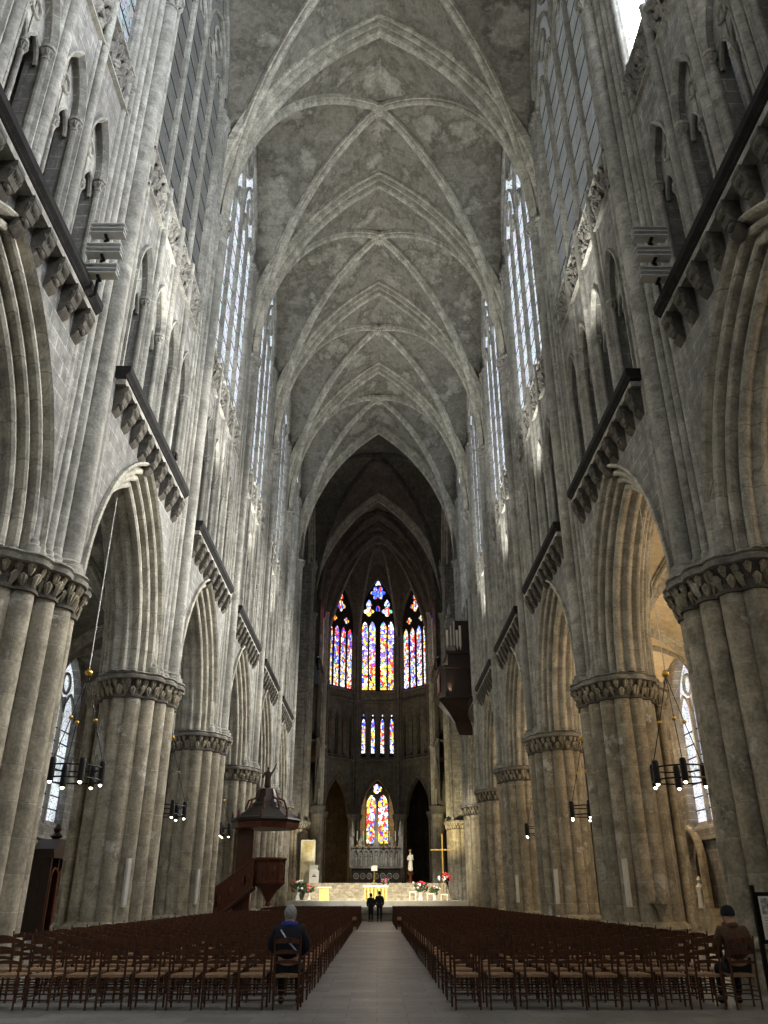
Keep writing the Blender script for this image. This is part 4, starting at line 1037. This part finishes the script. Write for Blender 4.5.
for i in range(9):
    x = -2.0 + i*.5
    m = MB(); arch_sweep(m, .2, .42, [(0,.05), (-.1,.04), (-.1,0), (0,-.02)], (lambda q: (lambda s, u, z: (s+q, -.17+u, z)))(x), 5, 2.7, 1.75); m.build('niche', M['shaft'], ra)
    if i != 4:
        m = MB(); m.lathe([(.12,1.65), (.10,2.0), (.13,2.3), (.05,2.45), (.08,2.58), (.0,2.7)], x, -.2, 8); m.build('niche_figure', M['shaft'], ra)
    m = MB(); m.lathe([(.10,3.4), (.02,4.0)], x+.25, .1, 4); m.build('pinnacle', M['shaft'], ra, smooth=False)
for x, h in ((-2.45, 1.7), (2.45, 1.7), (-1.5, .6), (1.5, .6), (0, 2.6)):
    m = MB(); m.box(x-.2, x+.2, -.1, .3, 1.6, 3.5+h*.55); m.lathe([(.28,3.5+h*.55), (.02,3.5+h*1.5)], x, .1, 4); m.build('tower', M['shaft'], ra, smooth=False)
for x in (-1.9, -1.3, -.7, .7, 1.3, 1.9):
    m = MB(); m.lathe([(.1,3.45), (.1,3.5), (.03,3.6), (.03,3.9), (.08,3.95)], x, -.3, 8); m.box(x-.1, x+.1, -.35, .0, 3.38, 3.45); s = m.build('candlestick', M['gold'], ra)
    m = MB(); m.cyl(x, -.3, 3.95, 4.85, .04, n=8); m.build('candle', M['wax'], s)

# ------------------------------------------------------------------ aisle furniture
def confessional(x, y, sd, lab):
    r = empty('confessional', (x, y, 0), label=lab, cat='confessional'); r.scale = (sd, 1, 1)
    m = MB(); m.box(-.55, .55, -1.5, 1.5, 0, .15); m.box(-.5, .55, -1.45, -1.3, 0, 3.0); m.box(-.5, .55, 1.3, 1.45, 0, 3.0); m.box(-.5, .55, -.55, -.45, 0, 3.0); m.box(-.5, .55, .45, .55, 0, 3.0); m.box(.5, .55, -1.45, 1.45, 0, 3.0); m.build('body', M['dark_oak'], r, smooth=False)
    m = MB(); m.box(-.62, .6, -1.6, 1.6, 3.0, 3.2); m.box(-.55, .55, -1.5, 1.5, 3.2, 3.35); m.add([(-.5,-1.2,3.35),(-.5,1.2,3.35),(-.5,.5,3.8),(-.5,-.5,3.8),(.5,-1.2,3.35),(.5,1.2,3.35),(.5,.5,3.8),(.5,-.5,3.8)], [(0,1,2,3),(4,7,6,5),(0,3,7,4),(3,2,6,7),(2,1,5,6)]); m.build('cornice', M['dark_oak'], r, smooth=False)
    m = MB(); m.lathe([(.1,3.8), (.3,3.95), (.12,4.1), (.2,4.25), (.02,4.5)], 0, 0, 10); m.build('finial', M['dark_oak'], r)
    for c in (-.92, 0, .92):
        m = MB(); arch_sweep(m, .36, .36, [(0,.09), (-.06,.07), (-.06,0), (0,0)], (lambda q: (lambda s, u, z: (-.5+u, s+q, z)))(c), 6, 2.2, .15); m.build('door_frame', M['oak'], r)
    m = MB(); m.box(-.46, -.42, -.42, .42, .15, 1.5); m.build('half_door', M['oak'], r, smooth=False)
confessional(-14.55, 39.2, -1, 'dark wooden confessional with pediment in the pulpit side aisle')
nr = empty('niche_shrine', (15.1, 41.4, 0), label='dark arched wall niche with a small pale statue, organ side aisle', cat='shrine')
m = MB(); m.box(-.1, .3, -1.6, 1.6, 0, 1.0); m.build('base', M['pier'], nr, smooth=False)
m = MB(); arch_sweep(m, .8, 1.3, [(0,.3), (-.15,.25), (-.15,.1), (0,0), (.3,0)], lambda s, u, z: (u, s, z), 8, 3.0, 1.0); m.build('surround', M['pier'], nr)
m = MB(); m.grid([[(.33, s, 1.0) for s in (-.8,-.4,0,.4,.8)], [(.33, s, z) for s, z in ((-.8,3.0), (-.4,3.75), (0,4.25), (.4,3.75), (.8,3.0))]]); m.build('recess', M['dark_stone'], nr, smooth=False)  # near-black sheet: the shade inside the niche is put into its colour
m = MB(); m.lathe([(.2,1.0), (.17,1.5), (.2,1.9), (.07,2.05), (.12,2.2), (.02,2.35)], .0, -.2, 10); m.build('statue', M['white'], nr)
# ------------------------------------------------------------------ west end, transepts, shell
def wallobj(name, mb, mat=None): return tag(mb.build(name, mat or M['wall'], None, smooth=False), kind='structure')
m = MB(); P = lambda s, u, z: (s, -13 - u, z)
spandrel(m, -16, 16, 5.2, 8.0, 0, 25, 9, 43, P, 0); m.grid([[P(-16, 0, 0), P(16, 0, 0)], [P(-16, 0, 9), P(16, 0, 9)]]); wallobj('wall_back', m)
w = empty('window_%d' % wn, kind='structure'); wn += 1
M['g_west'] = glass_mat('west_glass', 1.9, (.95,.93,.88), .12, 2.5)
for i in range(4):
    e0, e1 = -5.2 + 2.6*i, -2.6 + 2.6*i
    m = MB(); pts = [(e0 + (e1-e0)*j/4) for j in range(5)]
    cc = (64 - 27.04)/10.4; RR = 5.2 + cc
    m.grid([[P(s, .5, 9) for s in pts], [P(s, .5, 25 + sqrt(max(0, RR*RR - (abs(s)+cc)**2))) for s in pts]]); m.build('glass_pane', M['g_west'], w, smooth=False)
m = MB()
for s in (-2.6, 0, 2.6): m.box(s-.12, s+.12, -13.6, -13.2, 9, 26)
m.build('mullion', M['shaft'], w, smooth=False)
for sd in (-1, 1):
    nm = 'wall_right' if sd > 0 else 'wall_left'
    m = MB(); y0 = K(5) + 1.2; y1 = 79.6 - 1.2
    m.box(min(sd*9, sd*22), max(sd*9, sd*22), y0-1.5, y0, 0, 43)
    m.box(min(sd*9, sd*22), max(sd*9, sd*22), y1, y1+1.5, 0, 43)
    m.box(min(sd*21, sd*22), max(sd*21, sd*22), y0, y1, 0, 43)
    wallobj(nm, m)
    m = MB(); m.box(min(sd*6.9, sd*22), max(sd*6.9, sd*22), y0-1.2, y1+1.2, 42.3, 43); tag(m.build('ceiling', M['brown_grey'], None, smooth=False), kind='structure')
# crossing arches toward the transepts
    t = copy_tree(T0); t.rotation_euler[2] = pi/2; t.location = (sd*7.3, (79.6+K(5))/2, 0); t['kind'] = 'structure'

# ------------------------------------------------------------------ choir and apse

pA, pB, pC_ = (CH, 79.6), (CH, 79.6 + LC), (CH, 91.5)
EDG = [(CH, 79.6), (CH, 79.6 + LC), (CH, 91.5), (2.45, 95.0), (-2.45, 95.0), (-CH, 91.5), (-CH, 79.6 + LC), (-CH, 79.6)]
def face(i, kind):
    p0 = Vector((*EDG[i], 0)); p1 = Vector((*EDG[i+1], 0)); mid = (p0+p1)/2; d = (p1-p0); hw = d.length/2; d.normalize(); nn = Vector((d.y, -d.x, 0))
    if nn.dot(mid - Vector((0, 86, 0))) < 0: nn = -nn
    P = lambda s, u, z: tuple(mid + d*s + nn*u + Vector((0, 0, z)))
    a = hw - .62
    st = M['brown_grey']
    m = MB()
    r1 = 3.9
    spandrel(m, -hw, hw, a, r1, .45, 9.6, CZ, 15.4, P, 0)
    # triforium wall with openings
    nl = 4; cw = (2*hw - .5)/nl
    for q in range(nl):
        c = -hw + .25 + cw*(q+.5)
        spandrel(m, c-cw/2, c+cw/2, .30, .95, 0, 19.9, 15.4, 22.0, P, .05, c, 6)
        arch_sweep(m, .30, .95, [(.05, 0), (.6, 0)], (lambda cc: (lambda s, u, z: P(s+cc, u, z)))(c), 6, 19.9, 15.9)
    wa = hw - .35; wr = 5.4 if kind != 'side' else 5.0; wz = 32.4 if kind == 'mid' else 31.4
    spandrel(m, -hw, hw, wa, wr, 0, wz, 23.2, 42, P, .05)
    arch_sweep(m, wa, wr, [(.05, 0), (.6, 0)], P, 8, wz, 23.5)
    m.grid([[P(-hw, .05, 22), P(hw, .05, 22)], [P(-hw, .05, 23.3), P(hw, .05, 23.3)], [P(-hw, .6, 23.7), P(hw, .6, 23.7)]])
    w = m.build('wall_apse', st, None, smooth=False); w['kind'] = 'structure'
    m = MB()
    half = [(-.02, .48), (-.12, .44), (-.10, .36), (.02, .32), (.02, .24), (.12, .20), (.16, .10), (.26, .06), (.3, 0), (.9, 0)]
    arch_sweep(m, a, r1, half, P, 10, 9.6); m.build('arcade_arch', st, w, ang=25)
    m = MB()
    for z, h, pr in ((15.3, .25, .18), (15.75, .12, .12), (22.0, .25, .2), (23.1, .15, .15)):
        m.add([P(-hw, .1, z), P(-hw, -pr, z+h*.3), P(-hw, -pr, z+h), P(-hw, .1, z+h*1.2), P(hw, .1, z), P(hw, -pr, z+h*.3), P(hw, -pr, z+h), P(hw, .1, z+h*1.2)], [(0,1,5,4),(1,2,6,5),(2,3,7,6)])
    m.build('string_course', st, w, smooth=False)
    m = MB()
    for q in range(nl+1):
        s = -hw + .25 + cw*q; p = P(s, .02, 0)
        m.lathe([(.09, 15.9), (.09, 16.1), (.055, 16.2), (.055, 19.8), (.09, 19.95), (.09, 20.05)], p[0], p[1], 8)
    for q in range(nl):
        c = -hw + .25 + cw*(q+.5)
        arch_sweep(m, .30, .95, bar_prof(.07), (lambda cc: (lambda s, u, z: P(s+cc, u-.0, z)))(c), 6, 19.9, None, True)
        arch_sweep(m, .16, .35, bar_prof(.035), (lambda cc: (lambda s, u, z: P(s+cc, u+.3, z)))(c), 4, 20.0, None, True)
    m.build('gallery_tracery', st, w)
    # window
    global wn
    win = empty('window_%d' % wn, kind='structure'); wn += 1
    gl = {'mid': M['glass_choir_mid'], 'side': M['glass_choir_warm'], 'str': M['glass_choir_warm']}[kind]
    if kind == 'side' and EDG[i][0] > 0: gl = M['glass_choir_right']
    ga = M['glass_choir_low']
    cc_ = (wr*wr - wa*wa)/(2*wa); RR = wa + cc_
    def top(s): return wz + sqrt(max(0, RR*RR - (abs(s)+cc_)**2)) - .05
    lw = 2*wa/4
    P2 = lambda s, u, z: P(s, u, z)
    def lancet(e0, e1, zb, zs, rr, mat, u):
        c = (e0+e1)/2; aa = (e1-e0)/2; m = MB()
        pts = [(c+s, z+zs) for s, z in arch_pts(aa, rr, 0, 5)]
        m.grid([[P(s, u, zb) for s, z in pts], [P(s, u, z) for s, z in pts]]); m.build('glass_pane', mat, win, smooth=False)
    g2 = lw*.5 - .17
    cs = [-wa + lw*(q+.5) for q in range(4)]
    if kind == 'mid': cs = [-1.60, -.68, .68, 1.60]; g2 = .36
    lz = wz - (1.1 if kind == 'mid' else 1.3)
    for c in cs: lancet(c-g2, c+g2, 23.75, lz, .95, gl, .5)
    # dark stone plate carrying the lights of the tracery
    m = MB(); pts = [(s, z+wz) for s, z in arch_pts(wa, wr, 0, 8)]
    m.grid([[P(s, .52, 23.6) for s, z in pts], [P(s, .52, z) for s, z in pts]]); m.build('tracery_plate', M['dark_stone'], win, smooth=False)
    def disc(s0, z0, R, petals=4, mat=gl, sh=.55):
        m = MB(); n = 28
        pts = [(s0 + R*(sh + (1-sh)*abs(cos(petals*pi*i/n)))*cos(2*pi*i/n), z0 + R*(sh+(1-sh)*abs(cos(petals*pi*i/n)))*sin(2*pi*i/n)) for i in range(n)]
        m.add([P(s, .5, z) for s, z in pts], [tuple(range(n))]); m.build('tracery_light', mat, win, smooth=False)
    if kind == 'mid':
        disc(-1.14, wz+1.15, .66); disc(1.14, wz+1.15, .66); disc(0, wz+3.6, .95, 6, M['glass_chapel']); lancet(-.32, .32, 37.0, 37.05, .6, gl, .5)
        for c in (-1.12, 1.12): lancet(c-.34, c+.34, wz+1.85, wz+1.9, .9, gl, .49)
        lancet(-.25, .25, wz+1.2, wz+1.5, .4, M['glass_chapel'], .49)
        m = MB()
        for c in (-1.12, 1.12): arch_sweep(m, .98, 3.0, bar_prof(.1), (lambda q: (lambda s, u, z: P(s+q, u+.4, z)))(c), 8, wz-.2, None, True)
        m.box(-.1, .1, 95.2, 95.5, 23.6, 34); m.build('tracery', M['dark_stone'], win)
    else:
        disc(0, wz+2.3, .75, 4); lancet(-.3, .3, wz+3.2, wz+3.3, .9, gl, .5)
        if kind == 'side':
            for c in (-1.0, 1.0): disc(c, wz+.55, .42, 4)
    m = MB(); z = 24.6
    while z < lz: m.grid([[P(-wa, .46, z), P(wa, .46, z)], [P(-wa, .46, z+.05), P(wa, .46, z+.05)]]); z += .85
    m.build('saddle_bars', M['iron'], win, smooth=False)
    # gallery glass
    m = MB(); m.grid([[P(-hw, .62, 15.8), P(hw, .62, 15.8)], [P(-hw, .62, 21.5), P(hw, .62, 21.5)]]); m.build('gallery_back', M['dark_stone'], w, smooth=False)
    for q in range(nl):
        if kind == 'side' and q not in ((0, 2) if EDG[i][0] > 0 else (1, 3)): continue
        if kind == 'str': continue
        c = -hw + .25 + cw*(q+.5); hh = .2 if kind == 'mid' else .09
        lancet(c-hh, c+hh, 16.4, 19.7, .7, ga, .55)
        if kind == 'mid': disc(c, 20.75, .16, 4, ga)
    return w
for i, kd in enumerate(('str', 'str', 'side', 'mid', 'side', 'str', 'str')): face(i, kd)
# shafts at the angles of the apse
def shaft_cluster(x, y, inx, iny, nm):
    root = empty('apse_pier', (x, y, 0))
    m = MB().cyl(0, 0, 0, 9.6, .62, n=24); m.build('core', M['pier'], root)
    q = Vector((inx, iny)).normalized(); t = Vector((-q.y, q.x))
    for off, fw, r, zt in ((0, .50, .17, 30.0), (.30, .38, .10, 29.6), (-.30, .38, .10, 29.6), (.52, .2, .09, 29.2), (-.52, .2, .09, 29.2)):
        p = q*fw + t*off
        m = MB(); m.lathe([(r*1.5, 0), (r*1.5, 3.2), (r, 3.4), (r, 9.0), (r*1.6, 9.5), (r*1.6, 9.62), (r, 9.7), (r, 15.3), (r*1.4, 15.4), (r*1.4, 15.6), (r, 15.7), (r, 22.1), (r*1.4, 22.2), (r*1.4, 22.4), (r, 22.5), (r, zt-.5), (r*1.6, zt-.05), (r*1.6, zt+.05)], p.x, p.y, 12)
        m.build('shaft', M['shaft'] if y < 90 else M['brown_grey'], root)
    m = MB(); m.lathe([(.62, 8.9), (.68, 9.1), (.85, 9.5), (.9, 9.6), (.8, 9.7)], 0, 0, 24)
    for i in range(14): leaf(m, Matrix.Translation((.62*cos(i*.449), .62*sin(i*.449), 9.0)) @ Matrix.Rotation(i*.449-pi/2, 4, 'Z'), .28)
    m.build('capital', M['carved'], root)
    tag(root, label=nm, cat='pier', group='apse piers')
names = ['shafted choir pier just beyond the crossing, organ side', 'shafted choir pier midway along the stalls, organ side', 'shafted apse pier at the bend behind the altar, organ side', 'slim apse pier between central and organ side windows', 'slim apse pier between central and pulpit side windows', 'shafted apse pier at the bend behind the altar, pulpit side', 'shafted choir pier midway along the stalls, pulpit side', 'shafted choir pier just beyond the crossing, pulpit side']
for (x, y), nm in zip(EDG, names):
    if nm.startswith('shafted choir pier just'): continue
    inx, iny = (-x, 0) if y < 91 else (-x, 88.0 - y)
    shaft_cluster(x*1.03, y, inx, iny, nm)
# apse vault: webs from each face to the boss, ribs on the angles
BX, BY, BZ = 0, 91.0, 41.2
for i in (2, 3, 4):
    p0, p1 = Vector(EDG[i]), Vector(EDG[i+1]); rows = []
    for j in range(13):
        t = j/12; s = 2*t-1; b = p0.lerp(p1, t); z0 = 29.6 + 10.2*sqrt(max(0, 1 - abs(s)**1.7)); r = []
        for q in range(9):
            v = q/8; r.append((b.x + (BX-b.x)*v, b.y + (BY-b.y)*v, z0 + (BZ+.2-z0)*sin(pi/2*v)**(.9)))
        rows.append(r)
    m = MB(); m.grid(rows); w = m.build('ceiling', M['brown_grey'], None, ang=80); w['kind'] = 'structure'
    if i == 3: apse_c = w
for i in (2, 3, 4, 5):
    b = Vector(EDG[i]); pts = []
    for q in range(17):
        v = q/16; pts.append((b.x*.98 + (BX-b.x*.98)*v, b.y + (BY-b.y)*v, 29.5 + (BZ-.2-29.5)*sin(pi/2*v)**.85))
    m = MB(); m.tube(pts, .14, 8); m.build('rib', M['carved'], apse_c)
# ambulatory, axial chapel
m = MB()
for sd in (-1, 1): m.add([(sd*CH, 79.6, 15.2), (sd*16, 79.6, 15.2), (sd*16, 91.5, 15.2), (sd*CH, 91.5, 15.2)], [(0, 1, 2, 3)])
m.add([(16, 91.5, 15.2), (16, 105.5, 15.2), (-16, 105.5, 15.2), (-16, 91.5, 15.2), (-CH, 91.5, 15.2), (-2.45, 95, 15.2), (2.45, 95, 15.2), (CH, 91.5, 15.2)], [(0, 1, 6, 7), (1, 2, 5, 6), (2, 3, 4, 5)])
tag(m.build('ceiling', M['brown_grey'], None, smooth=False), kind='structure')
m = MB(); P = lambda s, u, z: (s, 105 + u, z)
spandrel(m, -16, 16, 1.45, 2.6, 0, 12.3, 7.2, 15.3, P, 0); m.grid([[P(-16, 0, 0), P(16, 0, 0)], [P(-16, 0, 7.2), P(16, 0, 7.2)]]); arch_sweep(m, 1.45, 2.6, [(0, 0), (.5, 0)], P, 8, 12.3, 7.2)
wallobj('wall_chapel', m, M['brown_grey'])
for sd in (-1, 1):
    m = MB(); m.box(min(sd*15, sd*16), max(sd*15, sd*16), 79.6, 105, 0, 15.3); wallobj('wall_right' if sd > 0 else 'wall_left', m, M['brown_grey'])
    m = MB(); m.box(min(sd*2.6, sd*3.4), max(sd*2.6, sd*3.4), 98.5, 105, 0, 15.2); wallobj('wall_right' if sd > 0 else 'wall_left', m, M['pier'])
w = empty('window_%d' % wn, kind='structure'); wn += 1
for c in (-.72, .72):
    m = MB(); pts = [(c+s, z+11.8) for s, z in arch_pts(.60, 1.1, 0, 5)]; m.grid([[P(s, .4, 7.3) for s, z in pts], [P(s, .4, z) for s, z in pts]]); m.build('glass_pane', M['glass_chapel'], w, smooth=False)
m = MB(); n = 24; m.add([P(.62*(.6+.4*abs(cos(3*pi*i/n)))*cos(2*pi*i/n), .4, 13.6+.62*(.6+.4*abs(cos(3*pi*i/n)))*sin(2*pi*i/n)) for i in range(n)], [tuple(range(n))]); m.build('tracery_light', M['glass_chapel'], w, smooth=False)
m = MB(); m.box(-1.5, 1.5, 105.45, 105.6, 7, 15); m.build('tracery_plate', M['dark_stone'], w, smooth=False)
m = MB(); m.box(-.1, .1, 105.1, 105.4, 7.3, 13); ring(m, 0, 13.6, .66, .08, P, .35, 16); m.build('mullion', M['dark_stone'], w)

# ------------------------------------------------------------------ camera
cam = bpy.data.objects.new('camera', bpy.data.cameras.new('camera')); COL.objects.link(cam)
cam.data.sensor_fit = 'VERTICAL'; cam.data.sensor_height = 36; cam.data.lens = 36*FPX/1024
cam.data.clip_end = 300; cam.data.clip_start = .1
th, yaw = radians(PITCH), radians(-YAW)
cam.location = (0, 0, CAMZ)
cam.rotation_euler = (pi/2 + th, 0, yaw)
SC.camera = cam

# ------------------------------------------------------------------ light
wd = bpy.data.worlds.new('world'); SC.world = wd; wd.use_nodes = True
wd.node_tree.nodes['Background'].inputs[0].default_value = (.6, .7, .9, 1); wd.node_tree.nodes['Background'].inputs[1].default_value = .02
def lamp(name, typ, loc, e, col=(1,1,1), size=.3, target=None, spot=70, blend=.6):
    l = bpy.data.lights.new(name, typ); l.energy = e; l.color = col
    if typ == 'AREA': l.shape = 'SQUARE'; l.size = size
    else: l.shadow_soft_size = size
    if typ == 'SPOT': l.spot_size = radians(spot); l.spot_blend = blend
    o = bpy.data.objects.new(name, l); COL.objects.link(o); o.location = loc
    if target: o.rotation_euler = (Vector(target) - Vector(loc)).to_track_quat('-Z', 'Y').to_euler()
    return o
WARM = (1, .78, .50); NEUT = (1, .95, .86); COOL = (.90, .95, 1)
FE = {-1: 400, 0: 3600, 1: 4600, 2: 5200, 3: 4600, 4: 2600}
for k in range(-1, 5):
    yc = K(k) + HB
    for sd in (-1, 1):
        lamp('ledge_floodlight', 'SPOT', (sd*5.3, yc-1.5, 15.0), FE[k], (1,1,.93), .15, (sd*6.3, yc+1.6, 33), 56, 1)
    if k >= 0:
        lamp('cross_floodlight', 'SPOT', (6.3, yc+2.6, 15.2), 8800, (1,.99,.95), .12, (-7.0, yc-3.0, 14), 98, .8)
        lamp('cross_floodlight', 'SPOT', (-6.3, yc+2.6, 15.2), 480, (1,.90,.72), .12, (7.0, yc-3.0, 13), 98, .8)
    lamp('right_aisle_lamp', 'POINT', (13.2, yc, 8.8), 480 if k >= 0 else 200, (1,.72,.42), .5)
    lamp('left_aisle_lamp', 'POINT', (-12.3, yc, 4.5), 10, WARM, .5)
lamp('sanctuary_spot', 'SPOT', (-5.5, 51, 15), 20000, NEUT, .3, (0, 70, 1.2), 42, .8)
lamp('sanctuary_spot', 'SPOT', (5.5, 51, 15), 20000, (1,.88,.65), .3, (1, 70, 1.2), 42, .8)
lamp('pier_spot', 'SPOT', (3.5, 72, 2.2), 5000, (1,.82,.45), .2, (6.6, 79, 10), 60, .8)
lamp('altar_spot', 'SPOT', (0, 80, 14), 3000, NEUT, .3, (0, 86, 4), 50, .8)
lamp('pier_spot', 'SPOT', (-3.5, 72, 2.2), 2500, (1,.9,.7), .2, (-6.6, 79, 10), 60, .8)
lamp('apse_lamp', 'POINT', (0, 84, 12), 260, NEUT, .5)
lamp('chapel_lamp', 'POINT', (-11, 97, 5), 350, (1,.6,.25), .4)
lamp('chapel_lamp', 'POINT', (0, 101.5, 10), 700, (1,.7,.35), .4)
SC.view_settings.view_transform = 'Standard'; SC.view_settings.look = 'None'; SC.view_settings.gamma = 1; SC.view_settings.use_curve_mapping = False
SC.view_settings.exposure = EXPO
SC.cycles.use_denoising = True
SC.cycles.max_bounces = 6; SC.cycles.diffuse_bounces = 2; SC.cycles.glossy_bounces = 2
SC.cycles.caustics_reflective = False; SC.cycles.caustics_refractive = False
SC.cycles.sample_clamp_indirect = 6
